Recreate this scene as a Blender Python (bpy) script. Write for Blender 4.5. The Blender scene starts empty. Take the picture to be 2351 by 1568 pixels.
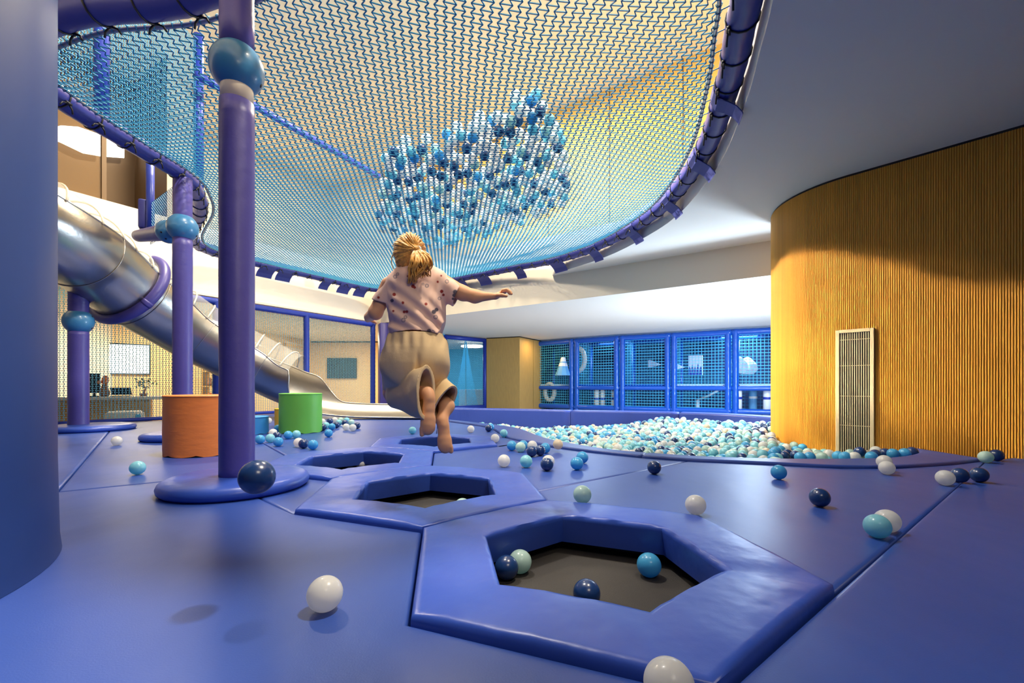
import bpy, bmesh, math, random
import numpy as np
from mathutils import Vector, Matrix
from mathutils.geometry import tessellate_polygon
random.seed(7); rng = np.random.default_rng(7)
sc = bpy.context.scene
col = sc.collection
# ------------------------------------------------------------------ camera, light, exposure
CX, HZ, F, H = 1165.0, 884.5, 1016.0, 0.526        # the photograph's principal point, horizon row, focal length (px), eye height (m)
cam = bpy.data.objects.new('camera', bpy.data.cameras.new('camera')); col.objects.link(cam)
cam.location = (0, 0, H); cam.rotation_euler = (math.pi/2, 0, 0)
cam.data.sensor_width = 36; cam.data.lens = 36*F/2351
cam.data.shift_y = (HZ-784)/2351; cam.data.shift_x = (1175.5-CX)/2351
cam.data.clip_start = 0.05
sc.camera = cam
world = bpy.data.worlds.new('world'); sc.world = world; world.use_nodes = True
world.node_tree.nodes['Background'].inputs[0].default_value = (0.35, 0.42, 0.6, 1)
world.node_tree.nodes['Background'].inputs[1].default_value = 0.05
sc.view_settings.view_transform = 'Standard'; sc.view_settings.look = 'None'
sc.view_settings.exposure = -0.08; sc.view_settings.gamma = 1.0
sc.cycles.use_denoising = True
sc.cycles.max_bounces = 7; sc.cycles.diffuse_bounces = 4; sc.cycles.glossy_bounces = 3; sc.cycles.transparent_max_bounces = 8
sc.cycles.caustics_reflective = False; sc.cycles.caustics_refractive = False
sc.cycles.sample_clamp_indirect = 6
WARM, COOL, NEUT = (1, .86, .62), (.62, .80, 1), (1, .93, .82)
def lamp(name, loc, power, color, size, target=None, shape='DISK', size_y=None, spread=None):
    d = bpy.data.lights.new(name, 'AREA'); d.energy = power; d.color = color; d.shape = shape; d.size = size
    if size_y: d.size_y = size_y
    if spread: d.spread = math.radians(spread)
    o = bpy.data.objects.new(name, d); col.objects.link(o); o.location = loc
    t = Vector(target) - Vector(loc) if target else Vector((0, 0, -1))
    o.rotation_euler = t.to_track_quat('-Z', 'Y').to_euler()
    return o
ZU = 5.6
lamp('upper_hall_light', (-1.1, 2.8, 5.5), 330, NEUT, .4)
lamp('upper_hall_light', (1.6, 1.5, 5.5), 420, (1, .88, .68), .35)
lamp('near_fill_light', (.75, -.5, 2.37), 14, (1, .87, .68), .9, (-.3, 1.9, .7), spread=100)  # unseen fill added behind the camera to light the girl's back
lamp('upper_hall_light', (-3.9, 6.3, 5.5), 400, WARM, .5)
lamp('upper_hall_light', (-.6, 6.4, 5.5), 420, WARM, .6)
lamp('wall_fill_spot', (-3.3, 5.4, 5.5), 105, (1, .84, .58), .3, (2.85, 4.3, .7), spread=34)  # narrow beam added to strengthen the light on the reeded wall
lamp('low_area_light', (4.6, 7.6, 1.9), 190, COOL, 1.2)
lamp('low_area_light', (1.6, 9.4, 1.9), 60, COOL, 1.2)
lamp('hidden_uplight', (4.9, 6.3, .7), 330, COOL, .9, (3.3, 7.6, 1.95))  # added up-light, hidden behind the reeded wall, brightens the low ceiling
lamp('pillar_light', (.95, 13.0, 1.9), 14, (1, .75, .35), .25)
lamp('frame_light', (6.4, 12.2, 1.85), 90, COOL, 1.0)
lamp('frame_light', (3.2, 13.6, 1.85), 22, COOL, 1.0)
lamp('reception_light', (-7.4, 9.2, 1.97), 110, WARM, 1.2)
lamp('reception_light', (-4.6, 12.6, 1.97), 130, WARM, 1.4)
lamp('gate_room_light', (-1.8, 15.2, 1.93), 45, COOL, .8)

# ------------------------------------------------------------------ helpers
def at(x, y, Y): return Vector(((x-CX)/F*Y, Y, H-(y-HZ)/F*Y))           # photograph pixel and distance -> place
def gr(x, y, z=0.0):
    Y = (H-z)*F/(y-HZ); return ((x-CX)/F*Y, Y)                           # photograph pixel on a level -> plan
def srgb(r, g, b):
    f = lambda c: (c/255/12.92 if c <= 10 else ((c/255+.055)/1.055)**2.4)
    return (f(r), f(g), f(b))
def link(o, parent=None):
    col.objects.link(o)
    if parent is not None:
        o.parent = parent
        if parent.parent is None: o.matrix_parent_inverse = parent.matrix_basis.inverted()      # every part is modelled in place; parts themselves stay untransformed
    return o
def mesh(name, V, Fc, mat, parent=None, smooth=True, mi=None):
    me = bpy.data.meshes.new(name)
    me.from_pydata([tuple(map(float, v)) for v in V], [], [tuple(int(i) for i in f) for f in Fc])
    for m in (mat if isinstance(mat, (list, tuple)) else [mat]): me.materials.append(m)
    if smooth: me.polygons.foreach_set('use_smooth', np.ones(len(me.polygons), bool))
    if mi is not None: me.polygons.foreach_set('material_index', np.asarray(mi, np.int32))
    me.update(); me.validate()
    return link(bpy.data.objects.new(name, me), parent)
def tag(o, label=None, cat=None, group=None, kind=None):
    if label: o['label'] = label
    if cat: o['category'] = cat
    if group: o['group'] = group
    if kind: o['kind'] = kind
    return o
def thing(name, label, cat, loc=(0, 0, 0), group=None):
    o = bpy.data.objects.new(name, None); col.objects.link(o); o.location = loc; o.empty_display_size = .1
    return tag(o, label, cat, group)
def S(o): o['kind'] = 'structure'; return o
class MB:
    def __init__(s): s.V, s.F = [], []
    def add(s, V, Fc):
        n = len(s.V); s.V += [tuple(v) for v in V]; s.F += [tuple(i+n for i in f) for f in Fc]; return s
    def box(s, c, d, rz=0.0, bev=0.0):
        x, y, z = (a/2 for a in d); R = Matrix.Rotation(rz, 3, 'Z'); c = Vector(c)
        if bev <= 0:
            V = [R @ Vector((sx*x, sy*y, sz*z))+c for sz in (-1, 1) for sx, sy in ((-1, -1), (1, -1), (1, 1), (-1, 1))]
            return s.add(V, [(3, 2, 1, 0), (4, 5, 6, 7), (0, 1, 5, 4), (1, 2, 6, 5), (2, 3, 7, 6), (3, 0, 4, 7)])
        b = min(bev, x*.9, y*.9, z*.9); V = []; lev = [(-z, b), (-z+b*.3, b*.3), (-z+b, 0), (z-b, 0), (z-b*.3, b*.3), (z, b)]
        for zz, i in lev:
            xx, yy = x-i, y-i
            for sx, sy in ((-1, -1), (1, -1), (1, 1), (-1, 1)):
                k = b*.6
                p = [(sx*xx, sy*(yy-k)), (sx*(xx-k), sy*yy)]
                if sx*sy > 0: p = p
                else: p = p[::-1]
                for q in p: V.append(R @ Vector((q[0], q[1], zz))+c)
        # order each ring by angle
        n = 8; Fc = []; VV = []
        for l in range(6):
            ring = V[l*8:l*8+8]; ring.sort(key=lambda p: math.atan2(*((R.transposed() @ (p-c)).yx))); VV += ring
        for l in range(5):
            for i in range(n): Fc.append((l*n+i, l*n+(i+1) % n, (l+1)*n+(i+1) % n, (l+1)*n+i))
        Fc.append(tuple(range(n))[::-1]); Fc.append(tuple(5*n+i for i in range(n)))
        return s.add(VV, Fc)
    def tube(s, P, r, n=12, closed=False, cap=True, sq=None):
        P = [Vector(p) for p in P]; m = len(P); rs = r if hasattr(r, '__len__') else [r]*m
        T = []
        for i in range(m):
            a = P[(i-1) % m] if closed or i > 0 else P[i]; b = P[(i+1) % m] if closed or i < m-1 else P[i]
            T.append((b-a).normalized())
        u = T[0].orthogonal().normalized()
        if abs(T[0].z) < .9: u = (Vector((0, 0, 1))-T[0]*T[0].z).normalized()
        V = []
        for i in range(m):
            u = (u-T[i]*u.dot(T[i])).normalized(); w = T[i].cross(u)
            for k in range(n):
                a = 2*math.pi*k/n; V.append(P[i]+(u*math.cos(a)+w*math.sin(a))*rs[i])
        Fc = []
        for i in range(m if closed else m-1):
            j = (i+1) % m
            for k in range(n): Fc.append((i*n+k, i*n+(k+1) % n, j*n+(k+1) % n, j*n+k))
        if cap and not closed: Fc += [tuple(range(n))[::-1], tuple((m-1)*n+k for k in range(n))]
        return s.add(V, Fc)
    def lathe(s, prof, c=(0, 0, 0), n=48, cap=True):
        V = [(c[0]+r*math.cos(2*math.pi*k/n), c[1]+r*math.sin(2*math.pi*k/n), c[2]+z) for r, z in prof for k in range(n)]; m = len(prof)
        Fc = [(i*n+k, i*n+(k+1) % n, (i+1)*n+(k+1) % n, (i+1)*n+k) for i in range(m-1) for k in range(n)]
        if cap: Fc += [tuple(range(n))[::-1], tuple((m-1)*n+k for k in range(n))]
        return s.add(V, Fc)
    def quad(s, a, b, c, d): return s.add([a, b, c, d], [(0, 1, 2, 3)])
    def poly(s, loops, z, flip=False):
        pts = [[Vector((p[0], p[1], 0)) for p in l] for l in loops]; flat = [p for l in pts for p in l]
        tri = tessellate_polygon(pts)
        return s.add([(p.x, p.y, z) for p in flat], [t[::-1] if flip else t for t in tri])
    def wall(s, P, z0, z1, closed=False):
        n = len(P); V = [(p[0], p[1], z) for z in (z0, z1) for p in P]
        return s.add(V, [(i, (i+1) % n, n+(i+1) % n, n+i) for i in range(n if closed else n-1)])
    def build(s, name, mat, parent=None, smooth=True, **k): return mesh(name, s.V, s.F, mat, parent, smooth, **k)
def smooth_edges(o, deg=35):
    o.data.shade_smooth() if hasattr(o.data, 'shade_smooth') else None
    try: o.data.set_sharp_from_angle(angle=math.radians(deg))
    except Exception: pass
    return o
def spline(P, n=8, closed=False):
    P = [np.array(p, float) for p in P]; m = len(P); out = []
    for i in range(m if closed else m-1):
        g = lambda k: P[k % m] if closed else P[min(max(k, 0), m-1)]
        a, b, c, d = g(i-1), g(i), g(i+1), g(i+2)
        for t in np.linspace(0, 1, n, endpoint=False):
            out.append(.5*((2*b)+(c-a)*t+(2*a-5*b+4*c-d)*t*t+(-a+3*b-3*c+d)*t**3))
    if not closed: out.append(P[-1])
    return out
def resample(P, step, closed=False):
    P = np.array(P, float); Q = np.vstack([P, P[:1]]) if closed else P
    L = np.concatenate([[0], np.cumsum(np.linalg.norm(np.diff(Q, axis=0), axis=1))]); n = max(2, int(round(L[-1]/step)))
    t = np.linspace(0, L[-1], n+1)
    R = np.stack([np.interp(t, L, Q[:, k]) for k in range(Q.shape[1])], 1)
    return R[:-1] if closed else R
def area2(P): P = np.array(P); x, y = P[:, 0], P[:, 1]; return .5*np.sum(x*np.roll(y, -1)-np.roll(x, -1)*y)
def offset(P, d):                                                        # inward offset of a counter-clockwise outline
    P = np.array(P, float); e = np.roll(P, -1, 0)-P; e /= np.linalg.norm(e, axis=1)[:, None]
    nrm = np.stack([-e[:, 1], e[:, 0]], 1); a = np.roll(nrm, 1, 0); m = a+nrm
    k = 1/np.maximum(.35, np.sum(m*nrm, axis=1)); return P+m*(k*d)[:, None]
def pad(poly, z0, z1, r=.015, gap=.003):                                 # upholstered slab with rolled edges
    P = np.array(poly, float)
    if area2(P) < 0: P = P[::-1]
    mb = MB(); n = len(P)
    lev = [(gap, z0), (gap, z1-r), (gap+.12*r, z1-.5*r), (gap+.4*r, z1-.15*r), (gap+r, z1), (gap+r+.008, z1)]
    V = [(x, y, z) for o, z in lev for x, y in offset(P, o)]
    Fc = [(l*n+i, l*n+(i+1) % n, (l+1)*n+(i+1) % n, (l+1)*n+i) for l in range(len(lev)-1) for i in range(n)]
    mb.add(V, Fc); mb.poly([offset(P, gap+r+.008)], z1); mb.F[-1]
    return mb
def inside(P, x, y):
    P = np.asarray(P); c = np.zeros(np.shape(x), bool); n = len(P)
    for i in range(n):
        x0, y0 = P[i][:2]; x1, y1 = P[(i+1) % n][:2]
        if y0 == y1: continue
        c ^= ((y0 > y) != (y1 > y)) & (x < (x1-x0)*(y-y0)/(y1-y0)+x0)
    return c
def dist_poly(P, x, y, closed=True):
    P = np.asarray(P)[:, :2]; d = np.full(np.shape(x), 1e9)
    for i in range(len(P) if closed else len(P)-1):
        a = P[i]; b = P[(i+1) % len(P)]; e = b-a; t = np.clip(((x-a[0])*e[0]+(y-a[1])*e[1])/max(e @ e, 1e-12), 0, 1)
        d = np.minimum(d, np.hypot(x-a[0]-t*e[0], y-a[1]-t*e[1]))
    return d
def strands(P, E, r, n=4):                                               # every cord of a net as a thin prism
    P = np.asarray(P, float); E = np.asarray(E); a, b = P[E[:, 0]], P[E[:, 1]]; d = b-a; L = np.linalg.norm(d, axis=1)[:, None]; d = d/np.maximum(L, 1e-9)
    ref = np.where(np.abs(d[:, 2:3]) > .8, np.array([[1., 0, 0]]), np.array([[0, 0, 1.]])); u = np.cross(d, ref); u /= np.linalg.norm(u, axis=1)[:, None]; v = np.cross(d, u)
    V = []
    for end in (a-d*r*.4, b+d*r*.4):
        for k in range(n):
            t = 2*math.pi*(k+.5)/n; V.append(end+r*(u*math.cos(t)+v*math.sin(t)))
    V = np.stack(V, 1).reshape(-1, 3); m = len(E); base = np.arange(m)[:, None]*2*n
    Fc = np.concatenate([base+np.array([[k, (k+1) % n, n+(k+1) % n, n+k]]) for k in range(n)], 0)
    return V, Fc
def honeycomb(nu, nv):
    idx = lambda i, j: i*(nv+1)+j
    E = [(idx(i, j), idx(i+1, j)) for i in range(nu) for j in range(nv+1)]+[(idx(i, j), idx(i, j+1)) for i in range(nu+1) for j in range(nv) if (i+j) % 2 == 0]
    return E
def netpanel(A, B, z0, z1, pitch, r, squares=False):                     # upright net between two plan points
    A, B = np.array(A[:2], float), np.array(B[:2], float); L = np.linalg.norm(B-A)
    if squares:
        nu, nv = int(L/pitch), int((z1-z0)/pitch)
        P = [(*(A+(B-A)*i/nu), z0+(z1-z0)*j/nv) for i in range(nu+1) for j in range(nv+1)]; ix = lambda i, j: i*(nv+1)+j
        E = [(ix(i, j), ix(i+1, j)) for i in range(nu) for j in range(nv+1)]+[(ix(i, j), ix(i, j+1)) for i in range(nu+1) for j in range(nv)]
    else:
        nu, nv = int((z1-z0)/(pitch*.36)), int(L/(pitch*.5)); zg = pitch*.115/L
        P = [(*(A+(B-A)*(j/nv+(zg if (i+j) % 2 else -zg)*(0 < j < nv))), z0+(z1-z0)*i/nu) for i in range(nu+1) for j in range(nv+1)]; E = honeycomb(nu, nv)
    return strands(P, E, r, 3)

# ------------------------------------------------------------------ materials
def material(name, color, rough=.5, metal=0.0, bump=None, var=None, coat=0.0, emit=None, spec=.5, trans=0, alpha=1, aniso=None, attr=None):
    m = bpy.data.materials.new(name); m.use_nodes = True; nt = m.node_tree; b = nt.nodes['Principled BSDF']; L = nt.links
    b.inputs['Base Color'].default_value = (*color, 1); b.inputs['Roughness'].default_value = rough; b.inputs['Metallic'].default_value = metal
    b.inputs['Specular IOR Level'].default_value = spec
    if coat: b.inputs['Coat Weight'].default_value = coat; b.inputs['Coat Roughness'].default_value = .12
    if trans: b.inputs['Transmission Weight'].default_value = trans
    if alpha < 1: b.inputs['Alpha'].default_value = alpha
    if emit: b.inputs['Emission Color'].default_value = (*emit[0], 1); b.inputs['Emission Strength'].default_value = emit[1]
    tc = nt.nodes.new('ShaderNodeTexCoord')
    def noise(scale, det=3, vec=None, rgh=.5):
        n = nt.nodes.new('ShaderNodeTexNoise'); n.inputs['Scale'].default_value = scale; n.inputs['Detail'].default_value = det; n.inputs['Roughness'].default_value = rgh
        mp = nt.nodes.new('ShaderNodeMapping'); mp.inputs['Scale'].default_value = vec or (1, 1, 1); L.new(tc.outputs['Object'], mp.inputs[0]); L.new(mp.outputs[0], n.inputs['Vector']); return n
    if attr:
        a = nt.nodes.new('ShaderNodeVertexColor'); a.layer_name = attr; L.new(a.outputs[0], b.inputs['Base Color'])
    if var:
        n = noise(var[0], 4, var[2] if len(var) > 2 else None); r = nt.nodes.new('ShaderNodeValToRGB'); k = var[1]
        r.color_ramp.elements[0].position = .3; r.color_ramp.elements[1].position = .7
        r.color_ramp.elements[0].color = (*[c*(1-k) for c in color], 1); r.color_ramp.elements[1].color = (*[min(1, c*(1+k)) for c in color], 1)
        L.new(n.outputs[0], r.inputs[0]); L.new(r.outputs[0], b.inputs['Base Color'])
    if bump:
        prev = None
        for bb in bump:
            n = noise(bb[0], bb[3] if len(bb) > 3 else 2, bb[2] if len(bb) > 2 else None); bp = nt.nodes.new('ShaderNodeBump'); bp.inputs['Strength'].default_value = bb[1]; bp.inputs['Distance'].default_value = .02
            L.new(n.outputs[0], bp.inputs['Height'])
            if prev: L.new(prev.outputs[0], bp.inputs['Normal'])
            prev = bp
        L.new(prev.outputs[0], b.inputs['Normal'])
    return m
M = {}
VB = [(1.6, .55, (1, .45, 1), 3), (7, .10, (1, .5, 1)), (260, .03)]
M['mat'] = material('blue vinyl mat', srgb(43, 72, 152), .38, bump=VB, var=(1.2, .06))
M['hexpad'] = material('bright blue vinyl pad', srgb(48, 80, 178), .34, bump=[(3.5, .30, None, 3), (14, .10), (260, .02)])
M['column'] = material('dark blue vinyl column', srgb(22, 54, 122), .48, bump=[(2.2, .3, (1, 1, .25), 3)])
M['purple'] = material('violet blue vinyl wrap', srgb(78, 72, 150), .42, bump=[(5, .16, (1, 1, 2.5), 3), (40, .05)])
M['pitwall'] = material('blue vinyl pit wall', srgb(58, 80, 172), .38, bump=[(5, .35, (2, 2, .35), 3)])
M['ringpad'] = material('indigo vinyl ring', srgb(52, 58, 138), .4, bump=[(6, .2), (30, .05)])
M['flap'] = material('indigo cloth flap', srgb(58, 66, 140), .6, bump=[(20, .15)])
M['bed'] = material('dark woven trampoline bed', srgb(50, 47, 46), .75, bump=[(420, .25)], var=(5, .12))
M['deepblue'] = material('blue play frame foam', srgb(12, 84, 190), .28, bump=[(12, .15)], coat=.3)
M['railblue'] = material('cobalt foam rail', srgb(36, 60, 165), .4, bump=[(14, .2)])
M['jointblue'] = material('sky blue plastic joint', srgb(62, 128, 176), .32, bump=[(60, .03)], coat=.2)
M['hole'] = material('black bolt hole', (.01, .012, .02), .8)
M['pipe'] = material('bare white pole', srgb(226, 214, 196), .4)
M['steel'] = material('brushed stainless steel', (.52, .49, .45), .3, 1.0, bump=[(30, .05, (1, 1, 1), 3), (4, .12)])
M['acrylic'] = material('clear acrylic', (.95, .93, .88), .05, alpha=.22, coat=.3)
M['hoop'] = material('clear acrylic hoop', (.95, .88, .74), .12, alpha=.75)
M['orange'] = material('orange vinyl', srgb(240, 134, 62), .5, bump=[(9, .12, (1, 1, 3), 3)])
M['green'] = material('green vinyl', srgb(104, 186, 74), .5, bump=[(9, .08)])
M['yellow'] = material('yellow vinyl', srgb(240, 190, 40), .5, bump=[(9, .08)])
M['blue'] = material('light blue vinyl', srgb(60, 150, 225), .5, bump=[(9, .08)])
M['white'] = material('white plaster ceiling', srgb(226, 220, 212), .85, bump=[(90, .03)])
M['cream'] = material('cream painted fascia', srgb(228, 218, 202), .8, bump=[(60, .03)])
M['upper'] = material('cream upper hall paint', srgb(240, 228, 205), .85, bump=[(60, .03)])
M['warmwall'] = material('beige reception wall', srgb(238, 206, 150), .8, bump=[(60, .03)])
M['wood'] = material('reeded oak', srgb(226, 162, 58), .45, var=(5, .10, (4, 4, .15)))
M['woodplain'] = material('oak veneer', srgb(190, 150, 84), .5, var=(16, .10, (5, 5, .3)))
M['upperwood'] = material('yellow oak panel', srgb(236, 196, 110), .55, var=(6, .06, (1, 1, .2)))
M['black'] = material('black trim', (.012, .012, .014), .5)
M['grille'] = material('cream grille', srgb(232, 212, 170), .45)
M['net'] = material('teal blue net cord', srgb(30, 134, 178), .5)
M['fencenet'] = material('blue grey net cord', srgb(92, 158, 172), .55)
M['framenet'] = material('cyan net cord', srgb(84, 200, 245), .5)
M['deepwall'] = material('deep blue painted wall', srgb(12, 42, 84), .7)
M['cord'] = material('black tie', (.012, .012, .016), .5)
M['rope'] = material('grey steel cable', (.45, .47, .48), .35, .8)
M['glass'] = material('brown tinted glass', srgb(120, 92, 60), .04, alpha=.45, coat=.5)
M['brown'] = material('brown upper wall', srgb(96, 74, 50), .7)
M['panel'] = material('white glow', (1, .97, .92), .5, emit=((1, .97, .92), 3.0))  # glow shared by the ring lamp and the imitated glass reflection
M['screen'] = material('lit white screen', (.9, .95, 1), .3, emit=((.92, .97, 1), 1.3))
M['dark'] = material('dark plastic', (.02, .022, .028), .35)
M['floor'] = material('pale floor', srgb(196, 186, 176), .5, var=(3, .06))
M['shelfblue'] = material('white blue foam shelf', srgb(200, 222, 240), .5)
M['bag'] = material('white vinyl bag', srgb(232, 238, 246), .4)
M['bagblue'] = material('sky blue vinyl bag', srgb(110, 180, 235), .4)
M['plant'] = material('green leaf', srgb(70, 96, 50), .6)
M['terracotta'] = material('brown ceramic', srgb(150, 104, 70), .6)
M['toy'] = material('orange toy', srgb(232, 130, 40), .5)
M['cyanroom'] = material('cyan painted wall', srgb(90, 180, 215), .7)
M['skin'] = material('skin', srgb(226, 168, 128), .5, spec=.35)
M['skin'].node_tree.nodes['Principled BSDF'].inputs['Subsurface Weight'].default_value = .12
M['skin'].node_tree.nodes['Principled BSDF'].inputs['Subsurface Radius'].default_value = (.012, .005, .003)
M['hair'] = material('blond hair', srgb(222, 164, 82), .42, var=(60, .35), spec=.4)
M['tee'] = material('pink printed jersey', srgb(236, 200, 184), .8, bump=[(300, .05), (22, .12, (1, 1, .6), 3)], attr='print')
M['trouser'] = material('cream cotton', srgb(216, 188, 146), .8, bump=[(300, .05), (16, .15, (1, 1, .7), 3)])
M['tie'] = material('grey hair tie', srgb(190, 195, 190), .5)
BALL = {'white': material('white ball plastic', srgb(238, 238, 236), .28, coat=.15), 'navy': material('navy ball plastic', srgb(26, 56, 108), .26, coat=.2),
        'sky': material('sky blue ball plastic', srgb(84, 182, 232), .28, coat=.15), 'aqua': material('aqua ball plastic', srgb(150, 218, 232), .28, coat=.15),
        'mint': material('mint ball plastic', srgb(200, 230, 224), .28, coat=.15), 'cream': material('cream ball plastic', srgb(240, 226, 204), .28, coat=.15)}

for c_ in ('white', 'cream', 'aqua', 'mint', 'sky'):                     # thin hollow plastic lets some light through
    nt_ = BALL[c_].node_tree; b_ = nt_.nodes['Principled BSDF']; tr = nt_.nodes.new('ShaderNodeBsdfTranslucent'); tr.inputs[0].default_value = b_.inputs['Base Color'].default_value
    mx = nt_.nodes.new('ShaderNodeMixShader'); mx.inputs[0].default_value = .5 if c_ == 'white' else .38; nt_.links.new(b_.outputs[0], mx.inputs[1]); nt_.links.new(tr.outputs[0], mx.inputs[2]); nt_.links.new(mx.outputs[0], nt_.nodes['Material Output'].inputs[0])

# ------------------------------------------------------------------ structure
ZC, ZB, ZL = 2.4, 1.95, 2.0
def beam(u): return (3.4-.82*u, 5.74+.572*u)
def fas(s): return (-4.47+.522*s, 7.86+.853*s)                           # plan line of the left fascia and the net fence
C1, C2 = beam(7.69), fas(2.9)
lip = [(.5, 1.0), (1.0, 1.5), (1.29, 2.15), (1.42, 2.49), (1.585, 2.95), (1.80, 3.774), (1.876, 4.826), (1.74, 5.61), (1.432, 6.465), (.83, 7.39), beam(3.2)]
lipS = [tuple(p) for p in spline([(-.9, 1.3), (-.2, .9)]+lip, 6)]
nearlip = [fas(-4.6), (-4.0, 2.4), (-2.9, 1.9), (-1.6, 1.8)]
ceil_poly = nearlip+lipS+[beam(-5.2), (8, -3.4), (-9, -3.4), (-9, fas(-4.6)[1])]
mb = MB(); mb.poly([ceil_poly], ZC, True); mb.poly([ceil_poly], 2.8); mb.wall(nearlip+lipS, ZC, 2.8)
S(mb.build('ceiling', M['white'], smooth=False))
mb = MB(); mb.wall([(8, beam(-5.2)[1]), (8, -3.4), (-9, -3.4), (-9, 20), (14, 20), (14, 1.5), (8, 1.5)], -.5, ZU); S(mb.build('wall_outer', M['upper'], smooth=False))
mb = MB(); mb.quad((-16, -4, -.5), (15, -4, -.5), (15, 21, -.5), (-16, 21, -.5)); S(mb.build('floor', M['floor'], smooth=False))
mb = MB(); mb.wall([beam(-5.2), C1], ZB, 3.08); mb.wall([beam(-5.2), C1], 3.08, 3.0801)
b0, b1 = np.array(beam(-5.2)), np.array(C1); nb = np.array([.572, .82]); 
mb.quad((*b0, 3.08), (*b1, 3.08), (*(b1+nb*.2), 3.08), (*(b0+nb*.2), 3.08)); mb.wall([C1, C2], ZB, 3.08); S(mb.build('wall_beam', M['cream'], smooth=False))
fl0 = fas(-5.2); nf = np.array([-.853, .522])
mb = MB(); mb.wall([fl0, C2], ZL, 3.08); mb.quad((*fl0, 3.08), (*C2, 3.08), (*(np.array(C2)+nf*.2), 3.08), (*(np.array(fl0)+nf*.2), 3.08)); mb.wall([np.array(C2)+nf*.2, np.array(fl0)+nf*.2], ZL, 3.08)
S(mb.build('wall_fascia', M['cream'], smooth=False))
mb = MB(); e0 = np.array(fas(-5.2))-nf*.03; e1 = np.array(C2)-nf*.03
mb.wall([e0, e1], ZL-.025, ZL+.012); mb.wall([np.array(fl0), np.array(C2)], ZL-.025, ZL-.0249); mb.quad((*e0, ZL-.025), (*e1, ZL-.025), (*(e1+nf*.2), ZL-.025), (*(e0+nf*.2), ZL-.025)); mb.quad((*e0, ZL+.012), (*e1, ZL+.012), (*(e1+nf*.04), ZL+.012), (*(e0+nf*.04), ZL+.012))
S(mb.build('trim_1', M['cream'], smooth=False))
lowp = [beam(-6.5), C1, C2, (-3.4, 20), (14, 20), (14, 1.5)]
mb = MB(); mb.poly([lowp], ZB, True); mb.poly([lowp], ZB+.05); S(mb.build('ceiling_low', M['white'], smooth=False))
recp = [C2, fl0, (-16, fl0[1]), (-16, 20), (-3.4, 20)]
mb = MB(); mb.poly([recp], ZL, True); mb.poly([recp], ZL+.05); S(mb.build('ceiling_reception', M['cream'], smooth=False))
mb = MB(); mb.quad((-16, -4, ZU), (-16, 21, ZU), (15, 21, ZU), (15, -4, ZU)); S(mb.build('ceiling_upper', M['upper'], smooth=False))
uw = [np.array(beam(-6))+nb*.55, np.array(beam(7.2))+nb*.55]
mb = MB(); mb.wall(uw, 3.0, ZU)
L_ = np.linalg.norm(uw[1]-uw[0])
S(mb.build('wall_upper_wood', M['upperwood'], smooth=False))
mb = MB()                                                                # joints between the wood panels of the upper wall
for k in range(1, 11):
    p = uw[0]+(uw[1]-uw[0])*k/11-nb*.004; mb.box((*p, 4.3), (.012, .01, 2.6), math.atan2(.572, -.82))
S(mb.build('trim_2', M['brown'], smooth=False))
mb = MB(); mb.wall([uw[1], np.array(C2)+nf*1.9, np.array(fl0)+nf*1.9], 2.0, ZU); S(mb.build('wall_upper_left', M['upper'], smooth=False))

# reeded wall on the right with its rounded end
Sx, dW = np.array([3.036, 3.93]), np.array([.665, -.747]); nW = np.array([-.747, -.665]); RW = .85; cW = Sx-nW*RW
def wallpt(t):
    if t >= 0: return Sx+dW*t, nW
    a = -t/RW; a0 = math.atan2(nW[1], nW[0]); n_ = np.array([math.cos(a0-a), math.sin(a0-a)]); return cW+n_*RW, n_
pit_rib = .0145; T0, T1 = -2.3, 2.7; nr = int((T1-T0)/pit_rib); pts = []
for i in range(nr):
    for k in range(6):
        t = T0+(i+k/6)*pit_rib; p, n_ = wallpt(t); pts.append(p+n_*(.0065*math.sin(math.pi*k/6)**.6 if k else 0))
mb = MB(); mb.wall(pts, -.5, ZC-.022); o = S(mb.build('wall_right', M['wood'], smooth=False))
mb = MB(); mb.wall([wallpt(t)[0]-wallpt(t)[1]*.006 for t in np.linspace(T0, T1, 60)], ZC-.03, ZC); S(mb.build('trim_3', M['black'], smooth=False))
# ventilation grille set in the reeded wall
vc, vn = wallpt(.04); tA = math.atan2(dW[1], dW[0])
v = thing('air_vent', 'tall cream ventilation grille with upright bars set in the reeded wood wall', 'vent', (vc[0], vc[1], -.2))
mb = MB(); W_, z0v, z1v = .135, -.25, 1.02
def vp(t, o): q = vc+dW*t+vn*o; return q
for t, w, z, h in ((-W_+.014, .028, (z0v+z1v)/2, z1v-z0v), (W_-.014, .028, (z0v+z1v)/2, z1v-z0v)): mb.box((*vp(t, .012), z), (w, .03, h), tA, .004)
for z in (z1v-.014, z0v+.014): mb.box((*vp(0, .012), z), (2*W_-.056, .03, .028), tA)
mb.build('frame', M['grille'], v, False)
mb = MB()
for k in range(13): mb.box((*vp(-W_+.04+k*(2*W_-.08)/12, .012), (z0v+z1v)/2), (.0058, .014, z1v-z0v-.05), tA)
for z in (.17, .43, .70, .93): mb.box((*vp(0, .009), z), (2*W_-.05, .006, .006), tA)
mb.build('bars', M['grille'], v, False)
mb = MB(); mb.box((*vp(0, -.001), (z0v+z1v)/2), (2*W_-.05, .016, z1v-z0v-.04), tA); mb.build('backing', M['black'], v, False)

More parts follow.
